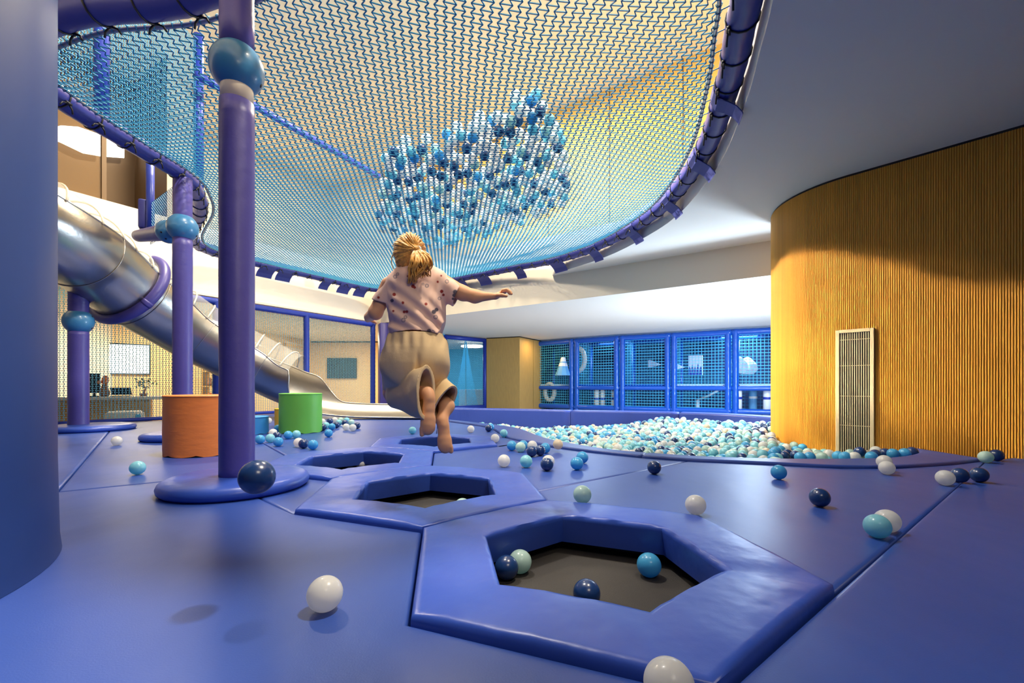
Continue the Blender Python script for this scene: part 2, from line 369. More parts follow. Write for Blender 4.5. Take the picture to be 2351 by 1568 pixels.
# ------------------------------------------------------------------ trampolines on a honeycomb plan
TH, RH, RI = math.radians(38.2), .617, .363; DH = RH*math.sqrt(3)
def step(c, deg): return (c[0]+DH*math.cos(math.radians(deg)), c[1]+DH*math.sin(math.radians(deg)))
hc = [(.267, 1.36)]; hc.append(step(hc[0], 128.2)); hc.append(step(hc[1], 128.2)); hc.append(step(hc[2], 68.2))
def hv(i, k, R=RH): return (hc[i][0]+R*math.cos(TH+k*math.pi/3), hc[i][1]+R*math.sin(TH+k*math.pi/3))
ZP, ZBED = .022, -.125
tl = ['hexagonal trampoline nearest the camera with four balls on its bed', 'hexagonal trampoline under the jumping girl with one aqua ball on its bed',
      'hexagonal trampoline behind the ringed pole with five balls lined up inside', 'farthest hexagonal trampoline, behind the girl\'s bare feet']
for i in range(4):
    t = thing('trampoline', tl[i], 'trampoline', (*hc[i], -.5), 'hexagonal trampolines in the mats')
    mb = MB(); levels = [(RH-.004, -.5), (RH-.004, ZP-.02), (RH-.007, ZP-.007), (RH-.016, ZP-.001), (RH-.03, ZP), (RI+.022, ZP), (RI+.008, ZP-.002), (RI+.001, ZP-.011), (RI, ZP-.022), (RI+.012, -.085), (RI+.05, -.095)]
    NS = 9; V = []
    for li, (R, z) in enumerate(levels):
        for k in range(6):
            a = np.array(hv(i, k, R)); b = np.array(hv(i, k+1, R))
            for s in range(NS):
                f = s/NS; p = a+(b-a)*f
                wz = 0
                if 3 <= li <= 6: wz = .0025*math.sin(f*math.pi)-.004*(1 if s == 0 else 0)+.0012*math.sin(17*f+5*k+li)
                V.append((p[0], p[1], z+wz))
    n = 6*NS; mb.add(V, [(l*n+j, l*n+(j+1) % n, (l+1)*n+(j+1) % n, (l+1)*n+j) for l in range(len(levels)-1) for j in range(n)])
    smooth_edges(mb.build('padding', M['hexpad'], t), 50)
    mb = MB(); R = RI+.12
    for z, fl in ((ZBED, False), (ZBED-.01, True)): mb.poly([[hv(i, k, R) for k in range(6)]], z, fl)
    mb.wall([hv(i, k, R) for k in range(6)], ZBED-.01, ZBED, True); mb.build('bed', M['bed'], t, False)
    mb = MB()
    for k in range(6): mb.tube([(*hv(i, k, R+.01), ZBED), (*hv(i, k+1, R+.01), ZBED)], .014, 8)
    mb.build('frame', M['black'], t)

# ------------------------------------------------------------------ floor mats between the seams
h1 = lambda k: hv(0, k); h2 = lambda k: hv(1, k); h3 = lambda k: hv(2, k); h4 = lambda k: hv(3, k)
rim_out = [(-.82, 6.34), (-.365, 5.71), (-.185, 5.37), (-.013, 4.43), (.2, 4.04), (.375, 3.75), (.634, 3.48), (.97, 3.21), (1.245, 3.065), (1.552, 2.975), (1.809, 2.894), (2.1, 2.80), (2.46, 2.80), (2.94, 2.926), (3.3, 3.06)]
rim_in = [(-.893, 6.6), (-.385, 6.01), (.1, 5.33), (.297, 4.57), (.418, 4.16), (.587, 3.85), (.81, 3.53), (1.06, 3.35), (1.38, 3.183), (1.92, 3.074), (2.39, 3.078), (2.76, 3.144), (3.11, 3.35), (3.30, 3.60)]
P2, R2, R3, K0, K1, N1, D0, W1 = (.145, 2.2), (1.245, 3.065), (.2, 4.04), (-2.22, 2.18), (-5.46, 6.18), (-4.78, 7.29), (-1.39, 2.28), (3.3, 3.06)
FA = (-1.1, 7.0)
mats = [
 ('large blue floor mat in the foreground, left of the nearest hexagonal trampoline', [(-3.6, 1.07), (-2.22, 2.18), h3(3), D0, h2(3), h1(2), h1(3), h1(4), (.6, -1.2), (-3.6, -1.2)]),
 ('small blue mat wedge between the ringed pole\'s disc and the second trampoline', [h2(3), h2(2), h3(3), D0]),
 ('blue floor mat at far left under the slide support pole', [(-3.6, 1.07), K0, K1, fas(-3.6), (-7.2, 3.5), (-7.2, 1.07)]),
 ('blue floor mat carrying the orange stool at left', [K0, h3(3), h3(2), N1, K1]),
 ('far blue floor mat under the green stool and the slide\'s end', [N1, h3(2), h3(1), h4(2), h4(1), FA, (-2.3, 8.8), fas(2.0)]),
 ('blue floor mat behind the farthest trampoline, beside the pit\'s left end', [FA, h4(1), h4(0), h4(5), h4(4), R3]+rim_out[:4][::-1]),
 ('blue floor mat carrying the cluster of balls, left of the ball pit', [P2, R2]+rim_out[5:8][::-1]+[R3, h4(4), h3(5), h2(0)]),
 ('blue floor mat right of the trampolines, between the pit edge and a long diagonal seam', [h1(5), W1]+rim_out[9:14][::-1]+[R2, P2, h2(5), h1(0)]),
 ('dark blue floor mat in the lower right corner beside the wood wall', [h1(4), (.6, -1.2), (5.4, -1.2), (5.4, 1.2), tuple(wallpt(2.2)[0]+nW*.01), tuple(wallpt(.95)[0]+nW*.01), W1, h1(5)])]
for lb, P in mats: tag(pad(P, -.5, 0, .012, .0035).build('floor_mat', M['mat']), lb, 'mat')
def rimseg(a, b, c, d, lb):
    so = [tuple(p) for p in spline(rim_out[a:b], 4)]; si = [tuple(p) for p in spline(rim_in[c:d], 4)]
    tag(pad(so+si[::-1], -.5, .02, .016, .0035).build('pit_edge_pad', M['mat']), lb, 'pad')
rimseg(0, 8, 0, 8, 'long blue padded edge along the left side of the ball pit')
rimseg(7, 15, 7, 14, 'blue padded edge of the ball pit running up to the wood wall')

# padded wall behind the ball pit
bw = [(-1.9, 8.05), (-1.045, 7.86), (-.263, 7.64), (1.02, 7.17), (1.995, 6.87), (2.85, 6.45), (3.3, 5.9), (3.45, 5.32), (3.45, 4.8)]
bs = spline(bw, 8)
def backpad(a, b, lb):
    P = [np.array(p) for p in bs[a:b+1]]; T = np.gradient(np.array(P), axis=0); nn = np.stack([-T[:, 1], T[:, 0]], 1); nn /= np.linalg.norm(nn, axis=1)[:, None]
    Q = [tuple(p) for p in P]+[tuple(p+n_*.24) for p, n_ in zip(P, nn)][::-1]
    tag(pad(Q, -.5, .12, .035, .004).build('pit_wall_pad', M['pitwall']), lb, 'padding')
backpad(0, 24, 'plain blue padded wall left of the ball pit, below the wood pillar')
backpad(24, 37, 'wrinkled blue padded wall in the middle behind the ball pit')
backpad(37, 64, 'blue padded wall behind the ball pit, beside the rounded wood wall')

# ------------------------------------------------------------------ balls
def sphere_mesh(name, r, mat, seg=40, ring=20):
    bm = bmesh.new(); bmesh.ops.create_uvsphere(bm, u_segments=seg, v_segments=ring, radius=r)
    for f in bm.faces: f.smooth = True
    me = bpy.data.meshes.new(name); bm.to_mesh(me); bm.free(); me.materials.append(mat); return me
RB = .04
BM = {c: sphere_mesh('ball_'+c, RB, m) for c, m in BALL.items()}
BS = {c: sphere_mesh('ball_small_'+c, RB, m, 20, 10) for c, m in BALL.items()}
def ball(p, c, label, group, small=False):
    o = bpy.data.objects.new('play_ball', (BS if small else BM)[c]); col.objects.link(o); o.location = p
    o.rotation_euler = (random.random()*3, random.random()*3, 0)
    return tag(o, label, 'ball', group)
GM = 'loose balls on the mats'
def onfloor(x, y, z=0.0):                                                # centre pixel -> ball resting on a level
    Y = (H-z-RB)*F/(y-HZ); return ((x-CX)/F*Y, Y, z+RB)
matballs = [
 (746, 1363, 'white', 'white ball lying alone in the left foreground, left of the nearest trampoline'),
 (1536, 1571, 'white', 'white ball cut off by the bottom edge of the photo'),
 (1337, 1135, 'mint', 'mint ball behind the nearest trampoline\'s upper left corner'),
 (1597, 1159, 'white', 'white ball touching the nearest trampoline\'s upper right corner'),
 (1882, 1142, 'navy', 'navy ball alone on the right mat, right of the white one'),
 (2014, 1208, 'aqua', 'aqua ball beside the long seam at right, in front of a white one'),
 (2037, 1196, 'white', 'white ball tucked behind the aqua ball near the long right seam'),
 (1788, 1084, 'sky', 'sky blue ball near the pit edge below the rounded end of the wood wall'),
 (2036, 1074, 'white', 'white ball below the air vent, front one of a pair'),
 (2030, 1060, 'white', 'white ball below the air vent, rear one of a pair on the pit edge'),
 (2170, 1097, 'white', 'white ball at far right beside two navy balls'),
 (2203, 1091, 'navy', 'navy ball at far right, between a white ball and another navy one'),
 (2248, 1090, 'navy', 'navy ball at far right, right one of two navy neighbours on the seam'),
 (2263, 1049, 'mint', 'mint ball against the wood wall at far right'),
 (2288, 1045, 'navy', 'navy ball behind the mint one against the wood wall'),
 (1502, 1073, 'navy', 'navy ball alone between the mat seam and the pit edge'),
 (1157, 1057.7, 'white', 'white ball right of the girl\'s foot, leftmost of a row of three'),
 (1208, 1059, 'aqua', 'aqua ball in the middle of a row, between a white and a navy one'),
 (1256, 1066, 'navy', 'navy ball hiding a white one behind it, right of an aqua ball'),
 (1259, 1059, 'white', 'white ball almost hidden behind a navy one on the central mat'),
 (1324.5, 1064, 'sky', 'sky blue ball, front one of a sky blue pair on the central mat'),
 (1337, 1050, 'sky', 'sky blue ball, rear one of a sky blue pair on the central mat'),
 (1175, 1023, 'sky', 'sky blue ball at the left end of the central cluster'),
 (1195, 1026.5, 'mint', 'mint ball in the central cluster beside a sky blue one'),
 (1201, 1022, 'sky', 'sky blue ball half hidden behind the mint one in the central cluster'),
 (1222, 1023, 'white', 'white ball behind two navy balls in the central cluster'),
 (1221, 1036, 'navy', 'navy ball in front in the central cluster, left of its navy twin'),
 (1240, 1034, 'navy', 'navy ball in the central cluster, right of its navy twin'),
 (1252, 1028.5, 'sky', 'sky blue ball at the right end of the central cluster'),
 (1281, 1020, 'cream', 'cream ball on the pit\'s left edge pad'),
 (1136.6, 1006, 'white', 'white ball right of the farthest trampoline'),
 (1156.5, 994.5, 'aqua', 'aqua ball near the left tip of the ball pit'),
 (1122, 983, 'navy', 'navy ball close to the pit\'s left end, partly covering a blue one'),
 (1127, 980, 'sky', 'sky blue ball peeking out behind a navy one by the pit\'s left end'),
 (1081, 985, 'white', 'small white ball alone behind the girl\'s right foot'),
 (947, 988, 'aqua', 'aqua ball between the slide\'s end and the girl\'s left foot'),
 (268, 1012, 'white', 'white ball on the left mat beside the orange stool'),
 (316, 1074, 'aqua', 'aqua ball on the left mat between the orange stool and the big column'),
 (317, 956, 'sky', 'sky blue ball against the net fence left of the orange stool'),
 (754.5, 994.5, 'sky', 'sky blue ball alone in front of the pile at the slide\'s end'),
 (718.5, 1021, 'sky', 'sky blue ball, right one of three in front of the green stool'),
 (697, 1018.6, 'navy', 'navy ball, middle one of three in front of the green stool'),
 (685.5, 1016, 'white', 'white ball, left one of three in front of the green stool'),
 (638.7, 1014, 'sky', 'sky blue ball, front right one of the group beside the ringed pole'),
 (620.5, 1006, 'aqua', 'pale aqua ball in the middle of the group beside the ringed pole'),
 (597, 1008.5, 'sky', 'sky blue ball touching the edge of the ringed pole'),
 (635.7, 1000.8, 'navy', 'only navy ball of the group beside the ringed pole'),
 (627, 993.5, 'white', 'white ball at the back of the group beside the ringed pole'),
 (661.5, 998.5, 'sky', 'sky blue ball touching the front of the green stool, left one of two'),
 (680.6, 997, 'aqua', 'pale blue ball touching the front of the green stool, right one of two'),
 (617, 965.6, 'white', 'white ball behind the low light blue stool'),
 (638, 983, 'sky', 'sky blue ball in front of the low yellow stool'),
 (741, 981, 'navy', 'navy ball touching the right side of the green stool'),
 (749, 976.5, 'aqua', 'pale aqua ball right beside the green stool, in the pile'),
 (762, 979.7, 'sky', 'sky blue ball at the front of the pile by the slide\'s end'),
 (772.5, 975.5, 'navy', 'navy ball in the middle of the pile by the slide\'s end'),
 (778, 970.5, 'aqua', 'pale aqua ball in the middle of the pile by the slide\'s end'),
 (794.7, 980.2, 'white', 'white ball, left one of two white neighbours right of the pile'),
 (810, 981.7, 'white', 'white ball, right one of two white neighbours right of the pile'),
 (820, 977, 'navy', 'navy ball at the right end of the pile by the slide'),
 (792, 971, 'navy', 'navy ball behind the two white neighbours in the pile'),
 (806.7, 969.4, 'mint', 'pale ball at the pile\'s right side behind the white pair'),
 (768.6, 964, 'white', 'white ball at the back of the pile under the slide\'s end'),
 (782.4, 964.7, 'mint', 'pale mint ball at the back of the pile under the slide\'s end'),
 (796, 964.7, 'aqua', 'pale aqua ball at the back of the pile, under the steel slide lip'),
 (757.5, 966.4, 'navy', 'navy ball at the pile\'s left back, near the green stool'),
 (740.7, 968, 'white', 'white ball half hidden behind the green stool\'s right edge')]
for x, y, c, lb in matballs:
    z = .02 if 'edge pad' in lb or 'rear one of a pair on the pit edge' in lb else 0
    ball(onfloor(x, y, z), c, lb, GM)
GT = 'balls inside the trampolines'
bedballs = [
 (1194, 1289, 'mint', 'mint ball in the nearest trampoline, behind a navy one'), (1163, 1303, 'navy', 'navy ball in the nearest trampoline\'s left corner'),
 (1490, 1297, 'sky', 'sky blue ball in the nearest trampoline'), (1347, 1362, 'navy', 'navy ball at the near side of the nearest trampoline, half hidden by its padding'),
 (1061.5, 1162, 'mint', 'aqua mint ball in the second trampoline, half hidden by its padding'),
 (777.8, 1067, 'navy', 'navy ball farthest left in the trampoline behind the ringed pole'), (802, 1067.5, 'navy', 'second navy ball from the left in the trampoline behind the ringed pole'),
 (829.5, 1065.5, 'white', 'white ball in the middle of the trampoline behind the ringed pole'), (859.5, 1061, 'navy', 'highest navy ball in the trampoline behind the ringed pole'), (901, 1068, 'white', 'white ball farthest right in the trampoline behind the ringed pole'),
 (964, 1024, 'white', 'white ball farthest left in the farthest trampoline'), (981, 1025, 'mint', 'pale ball second from left in the farthest trampoline'),
 (1001, 1024, 'cream', 'cream ball by the girl\'s foot in the farthest trampoline'), (1046, 1019, 'sky', 'sky blue ball at the right end of the farthest trampoline')]
for x, y, c, lb in bedballs: ball(onfloor(x, y, ZBED), c, lb, GT)
p = at(590, 1095, 1.045); ball(p, 'navy', 'navy ball bouncing in mid air in front of the ringed pole', 'bouncing balls')

# the ball pit
ring_pit = [tuple(p) for p in spline(rim_in, 4)]+[tuple(wallpt(t)[0]+wallpt(t)[1]*.01) for t in np.linspace(.3, -1.2, 14)]+[tuple(p) for p in bs[:62][::-1]]
def zpit(x, y):
    sm = lambda a, b, v: np.clip((v-a)/(b-a), 0, 1)**2*(3-2*np.clip((v-a)/(b-a), 0, 1))
    z = -.185+.05*sm(.2, 1.4, x)+.12*sm(1.2, 2.7, x)+.02*np.sin(2.1*x+1.3*y)+.015*np.sin(4.3*x-2.2*y)
    return z
dB = .089; pts = []
for lay in range(2):
    ny = int(6/(dB*.87))
    for j in range(ny):
        for i in range(int(5.8/dB)):
            x = -1.9+(i+.5*(j % 2))*dB+rng.uniform(-.032, .032)+lay*.04; y = 2.7+j*dB*.87+rng.uniform(-.032, .032)+lay*.025
            pts.append((x, y, lay, rng.uniform(-.024, .024)))
pts = np.array(pts)
for lay in range(2):                                                     # settle each layer so that no two balls share a place
    q = np.where((pts[:, 2] == lay) & inside(ring_pit, pts[:, 0], pts[:, 1]))[0]; P_ = pts[q][:, [0, 1, 3]].copy()
    for _ in range(24):
        for a in range(0, len(q), 400):
            d = P_[a:a+400, None]-P_[None]; L_ = np.sqrt((d**2).sum(2)); w_ = np.clip(.0815-L_, 0, None)*(L_ > 1e-6); P_[a:a+400] += .5*(d/np.maximum(L_, 1e-6)[..., None]*w_[..., None]).sum(1)*(1, 1, .4)
    pts[q[:, None], [[0, 1, 3]]] = P_
ok = inside(ring_pit, pts[:, 0], pts[:, 1]); pts = pts[ok]; dd = dist_poly(ring_pit, pts[:, 0], pts[:, 1]); pts = pts[dd > RB*.95]
zz = zpit(pts[:, 0], pts[:, 1])+pts[:, 3]-pts[:, 2]*.062
cols = ['aqua', 'mint', 'white', 'navy', 'sky', 'cream']; cw = [.29, .18, .25, .14, .09, .05]
cc = rng.choice(len(cols), len(pts), p=cw)
px = CX+pts[:, 0]/pts[:, 1]*F; py = HZ-(zz+RB-H)/pts[:, 1]*F
ri = np.array(ring_pit[:len(spline(rim_in, 4))]); rpx = CX+ri[:, 0]/ri[:, 1]*F; rpy = HZ+(H-.02)/ri[:, 1]*F; so = np.argsort(rpx)
vis = (py < np.interp(px, rpx[so], rpy[so])-1) & (pts[:, 2] == 0) & (px < 1790)
order = np.argsort(np.where(vis, pts[:, 1], 1e6)); NI = 125
names_c = {'aqua': 'aqua', 'mint': 'mint green', 'white': 'white', 'navy': 'navy', 'sky': 'sky blue', 'cream': 'cream'}
for q in order[:NI]:
    ball((pts[q, 0], pts[q, 1], zz[q]), cols[cc[q]], '%s ball in the near half of the ball pit' % names_c[cols[cc[q]]], 'balls in the ball pit', True)
# row of balls caught between the pit edge and the wood wall
rowb = [(1792, 1033, 3.9, 'sky'), (1784.5, 1045, 3.7, 'navy'), (1800.6, 1047, 3.6, 'navy'), (1808, 1042, 3.75, 'navy'), (1826, 1046, 3.6, 'navy'), (1837, 1050, 3.4, 'sky'), (1859, 1049.5, 3.4, 'sky'), (1887, 1050, 3.4, 'mint'), (1902.6, 1043, 3.55, 'white'), (1924, 1047, 3.45, 'sky'), (1940, 1049, 3.36, 'sky'),
        (1952, 1042.6, 3.55, 'mint'), (1962, 1049.5, 3.33, 'white'), (1974, 1037.5, 3.4, 'navy'), (1988, 1045, 3.4, 'cream'), (2001, 1049, 3.27, 'sky'), (2009.5, 1044, 3.38, 'navy'), (2010.7, 1036, 3.5, 'white'), (2032, 1041, 3.4, 'navy'), (2050, 1042, 3.35, 'sky'), (2077, 1041, 3.34, 'sky'), (2094, 1038, 3.4, 'navy')]
for x, y, Y, c in rowb: ball(at(x, y, Y), c, '%s ball in the row between the pit edge and the reeded wood wall' % names_c[c], 'balls along the wood wall')
rest = [q for q in range(len(pts)) if q not in set(order[:NI].tolist())]
rest = [q for q in rest if not (px[q] > 1775 and pts[q, 2] == 0 and zz[q] > -.075)]
bm = bmesh.new(); bmesh.ops.create_icosphere(bm, subdivisions=2, radius=RB); iv = np.array([v.co[:] for v in bm.verts]); ifc = np.array([[v.index for v in f.verts] for f in bm.faces]); bm.free()
V = (iv[None]+np.stack([pts[rest, 0], pts[rest, 1], zz[rest]], 1)[:, None]).reshape(-1, 3); Fc = (ifc[None]+(np.arange(len(rest))*len(iv))[:, None, None]).reshape(-1, 3)
o = mesh('pit_balls', V, Fc, [BALL[c] for c in cols], mi=np.repeat(cc[rest], len(ifc)))
tag(o, 'mass of pale and navy balls filling the far ball pit', 'balls', kind='stuff')

# ------------------------------------------------------------------ big column, poles, joints
c = thing('padded_column', 'huge dark blue padded round column cut by the left photo edge', 'column', (-2.02, .88, 0))
mb = MB(); prof = [(.80, 0), (.795, .05), (.79, .3), (.79, 1.2), (.79, 2.39)]
mb.lathe(prof, (-2.02, .88, .001), 96); smooth_edges(mb.build('cover', M['column'], c), 50)
def foot(mbx, c0, R):
    mbx.lathe([(R-.02, 0), (R-.004, .012), (R, .03), (R-.008, .05), (R-.03, .062), (R-.08, .068), (.06, .07)], (c0[0], c0[1], .001), 64); return mbx
def joint(parent, c0, r, ax=(0, 0, 1), nm='ball_joint', hole_az=(200, 250, 300, 340)):
    mbx = MB(); pr = []
    for k in range(15):
        a = math.radians(-62+124*k/14); pr.append((r*math.cos(a), r*1.02*math.sin(a)))
    mbx.lathe(pr, (0, 0, 0), 40)
    q = Vector(ax).to_track_quat('Z', 'Y'); mbx.V = [tuple(q @ Vector(v)+Vector(c0)) for v in mbx.V]
    j = smooth_edges(mbx.build(nm, M['jointblue'], parent), 40)
    h = MB()
    for az in hole_az:
        for el in (-30, 28):
            d = Vector((math.cos(math.radians(az))*math.cos(math.radians(el)), math.sin(math.radians(az))*math.cos(math.radians(el)), math.sin(math.radians(el)))); d = q @ d
            h.tube([Vector(c0)+d*r*.97, Vector(c0)+d*r*1.004], r*.085, 10)
    h.build('bolt_hole', M['hole'], j)
    return j
def wrapped(P0, P1, r, n=26, amp=.0015):
    P = [Vector(P0).lerp(Vector(P1), i/n) for i in range(n+1)]; rs = [r*(1+random.uniform(-.012, .012)) for _ in P]
    return MB().tube(P, rs, 28)
def pole(x, y, ztop, r, zj, rj, label, gapz=None, foot_c=None, foot_r=.34, name='padded_pole'):
    t = thing(name, label, 'pole', (x, y, 0))
    fc = foot_c or (x, y)
    f = foot(MB(), fc, foot_r); smooth_edges(f.build('foot_pad', M['hexpad'], t), 50)
    zt = zj-rj*.8
    if gapz:
        wrapped((x, y, .03), (x, y, gapz[0]), r).build('foam_wrap', M['purple'], t)
        MB().tube([(x, y, gapz[0]-.02), (x, y, gapz[1]+.05)], r*.93, 28).build('bare_pipe', M['pipe'], t)
    else: wrapped((x, y, .03), (x, y, zt), r).build('foam_wrap', M['purple'], t)
    if ztop > zj+.1: wrapped((x, y, zj+rj*.7), (x, y, ztop), r*.98).build('foam_wrap', M['purple'], t)
    joint(t, (x, y, zj), rj)
    return t
p1 = pole(-1.375, 2.25, 5.5, .0795, 2.135, .125, 'violet padded pole with a blue ball ring and round foot pad, in front', (1.96, 2.07), (-1.39, 2.28), .338)
mb = MB()
for a in (-70,): mb.box((-1.39+.30*math.cos(math.radians(a)), 2.28+.30*math.sin(math.radians(a)), .05), (.006, .10, .04), math.radians(a-90))
p2 = pole(-3.2, 4.36, 2.56, .083, 2.075, .135, 'slimmer violet pole behind the orange stool holding the net rim')
joint(p2, (-3.42, 4.47, 2.075), .115, (-.9, .45, .1))
pp = [Vector((-3.42, 4.47, 2.075)).lerp(at(318, 542, 5.1), i/10) for i in range(11)]
MB().tube(pp, [.085-.002*i for i in range(11)], 20).build('side_pipe', M['purple'], p2)
p3 = pole(-5.02, 5.18, 1.62, .095, 1.27, .145, 'short violet pole under the steel slide at left', foot_c=(-4.9, 5.2), foot_r=.42)

# ------------------------------------------------------------------ soft stools
def stool(x, y, r, h, mat, label, name='soft_stool'):
    t = thing(name, label, 'stool', (x, y, 0)); n = 64
    V = []; lev = np.linspace(0, h-.012, 9)
    for li, z in enumerate(lev):
        for k in range(n):
            a = 2*math.pi*k/n; rr = r*(1+.006*math.sin(7*a+li*.9)*math.sin(li*1.7+k*.3)); zz_ = z+(0.004+.010*math.sin(9*a)*(1 if math.sin(5*a) > 0 else .3) if li == 0 else 0)
            V.append((x+rr*math.cos(a), y+rr*math.sin(a), max(.001, zz_)))
    mb = MB().add(V, [(l*n+k, l*n+(k+1) % n, (l+1)*n+(k+1) % n, (l+1)*n+k) for l in range(8) for k in range(n)]); mb.build('side_cover', mat, t)
    mb = MB().lathe([(r-.002, h-.014), (r+.003, h-.011), (r+.003, h-.006), (r-.004, h-.002), (r-.03, h), (.02, h+.003)], (x, y, 0), n); mb.build('top_cover', mat, t)
    return t
stool(-2.36, 3.45, .262, .452, M['orange'], 'large orange round soft stool behind the ringed pole')
stool(-2.325, 4.98, .222, .438, M['green'], 'green round soft stool at the foot of the steel slide')
stool(-2.80, 5.64, .15, .235, M['yellow'], 'low yellow soft stool mostly hidden behind the green one')
stool(-2.78, 4.82, .16, .19, M['blue'], 'low light blue soft stool half hidden by the ringed pole')

# ------------------------------------------------------------------ steel slide with clear roof
cp = [Vector((-5.2, 3.78, 2.66)), at(20, 470, 4.35), at(140, 545, 4.78), at(215, 597, 5.22), at(297, 662, 5.68), at(390, 722, 6.15), at(483, 779, 6.5), at(600, 838, 6.85), at(672, 872, 6.95)]
cp = [np.array(p[:]) for p in cp]+[np.array((-2.98, 6.98, .49)), np.array((-2.55, 6.97, .432)), np.array((-2.0, 6.93, .415)), np.array((-1.15, 6.88, .41))]
SP = resample(spline(cp, 10), .05); nS = len(SP)
SL = np.concatenate([[0], np.cumsum(np.linalg.norm(np.diff(SP, axis=0), axis=1))]); Ltot = SL[-1]
def slen(p): return SL[np.argmin(np.linalg.norm(SP-p, axis=1))]
l_col, l_dome, l_end = slen(cp[4]), slen(cp[8])-.02, slen(cp[9])
T = np.gradient(SP, axis=0); T /= np.linalg.norm(T, axis=1)[:, None]
def frame(i):
    t = Vector(T[i]); side = t.cross(Vector((0, 0, 1))).normalized(); up = side.cross(t).normalized(); return t, side, up      # side: right of travel (towards the camera)
def srad(l): return .45-.04*min(1, max(0, (l-l_col)/(l_dome-l_col)))
def lerp(a, b, f): f = min(1, max(0, f)); f = f*f*(3-2*f); return a+(b-a)*f
def arcs(l):                                                             # steel sheet from near edge to far edge, degrees from the bottom
    near = 112 if l < l_dome else lerp(112, 20, (l-l_dome)/.30)
    far = 112 if l < l_dome+.18 else lerp(112, 60, (l-l_dome-.18)/.55)
    return near, far
def spt(i, a, r):
    t, s, u = frame(i); a = math.radians(a); return Vector(SP[i])+(s*math.sin(a)-u*math.cos(a))*r
sl = thing('tube_slide', 'long stainless steel tube slide with a clear ribbed roof at left', 'slide', (-1.6, 6.9, 0))
NA = 40; V = []
for i in range(nS):
    n_, f_ = arcs(SL[i]); r = srad(SL[i])
    for k in range(NA+1): V.append(spt(i, n_+(-f_-n_)*k/NA, r))
for i in range(nS):
    n_, f_ = arcs(SL[i]); r = srad(SL[i])-.008
    for k in range(NA+1): V.append(spt(i, n_+(-f_-n_)*k/NA, r))
w = NA+1; off = nS*w; Fc = []
for i in range(nS-1):
    for k in range(NA): Fc += [(i*w+k, i*w+k+1, (i+1)*w+k+1, (i+1)*w+k), (off+i*w+k, off+(i+1)*w+k, off+(i+1)*w+k+1, off+i*w+k+1)]
mesh('chute', V, Fc, M['steel'], sl)
mb = MB()
for s in (0, 1):
    P = [spt(i, (arcs(SL[i])[0] if s == 0 else -arcs(SL[i])[1]), srad(SL[i])-.004) for i in range(0, nS)]; mb.tube(P, .013, 8)
mb.tube([spt(nS-1, a, srad(Ltot)-.004) for a in np.linspace(20, -60, 14)], .013, 8)
mb.build('rolled_edge', M['steel'], sl)
for l in np.arange(.55, l_dome-.1, .9):                                  # flange joints between the steel lengths
    i = int(np.argmin(abs(SL-l))); mb = MB(); mb.tube([spt(i, a, srad(SL[i])+.004) for a in np.linspace(112, -112, 40)], .006, 6); mb.build('joint_band', M['steel'], sl)
V = []; ND = 14; idx = [i for i in range(nS) if SL[i] <= l_dome+.02]
for i in idx:
    for k in range(ND+1): V.append(spt(i, 112+136*k/ND, srad(SL[i])+.004))
mesh('clear_roof', V, [(i*(ND+1)+k, (i+1)*(ND+1)+k, (i+1)*(ND+1)+k+1, i*(ND+1)+k+1) for i in range(len(idx)-1) for k in range(ND)], M['acrylic'], sl)
for l in np.arange(.1, l_dome+.02, .27):
    i = int(np.argmin(abs(SL-l))); mb = MB(); mb.tube([spt(i, a, srad(SL[i])+.012) for a in np.linspace(110, 250, 16)], .011, 8); mb.build('roof_hoop', M['hoop'], sl)
ic = int(np.argmin(abs(SL-l_col)))
mb = MB(); mb.tube([spt(ic, a, srad(l_col)+.035) for a in np.linspace(-165, 165, 72)], .062, 16); cl = mb.build('padded_collar', M['purple'], sl)
mb = MB(); mb.tube([spt(ic, a, srad(l_col)+.037) for a in np.linspace(55, 62, 4)], .065, 16); mb.build('collar_strap', M['purple'], cl)

# ------------------------------------------------------------------ net ceiling: rim, net, ties
ZR = 2.62
ringc = [(1.2, 2.2), (1.33, 2.53), (1.49, 2.98), (1.70, 3.79), (1.775, 4.8), (1.65, 5.55), (1.36, 6.33), (.78, 7.2), (.03, 7.86), (-.75, 8.45), (-1.9, 9.28), (-2.45, 9.5), (-2.85, 9.55), (-3.25, 9.1), (-3.79, 8.25), (-4.28, 7.5), (-4.6, 6.8), (-4.42, 6.17), (-3.66, 5.26), (-3.36, 4.75), (-3.22, 4.36), (-3.24, 3.8), (-3.25, 3.22), (-3.1, 2.75), (-2.45, 2.48), (-1.71, 2.38), (-1.0, 2.05), (-.4, 1.55), (.3, 1.4), (.85, 1.65)]
RG = resample(spline(ringc, 8, True), .055, True); nR = len(RG)
RT = np.roll(RG, -1, 0)-np.roll(RG, 1, 0); RT /= np.linalg.norm(RT, axis=1)[:, None]; RN = np.stack([RT[:, 1], -RT[:, 0]], 1)   # outward
if area2(RG) < 0: RN = -RN
def zring(i):
    x, y = RG[i]; return ZR-.05*max(0, min(1, (x-.2)/1.0))
nt = thing('climbing_net', 'large round teal climbing net stretched overhead inside a padded indigo rim', 'net', (-.8, 5, ZR))
mb = MB(); rr = [.083*(1+(.02 if (i % 4) == 0 else 0)+random.uniform(-.012, .012)) for i in range(nR)]
mb.tube([(*RG[i], zring(i)) for i in range(nR)], rr, 18, True); rim_o = mb.build('padded_rim', M['ringpad'], nt)
mb = MB(); mb.tube([(*(RG[i]-RN[i]*.135), zring(i)-.02) for i in range(nR)], .013, 8, True); mb.build('inner_cable', M['rope'], nt)
pu = .047; ang = math.radians(8); ca, sa = math.cos(ang), math.sin(ang)
nu, nv = int(9.5/.026), int(7.5/pu); I, J = np.meshgrid(np.arange(nu+1), np.arange(nv+1), indexing='ij')
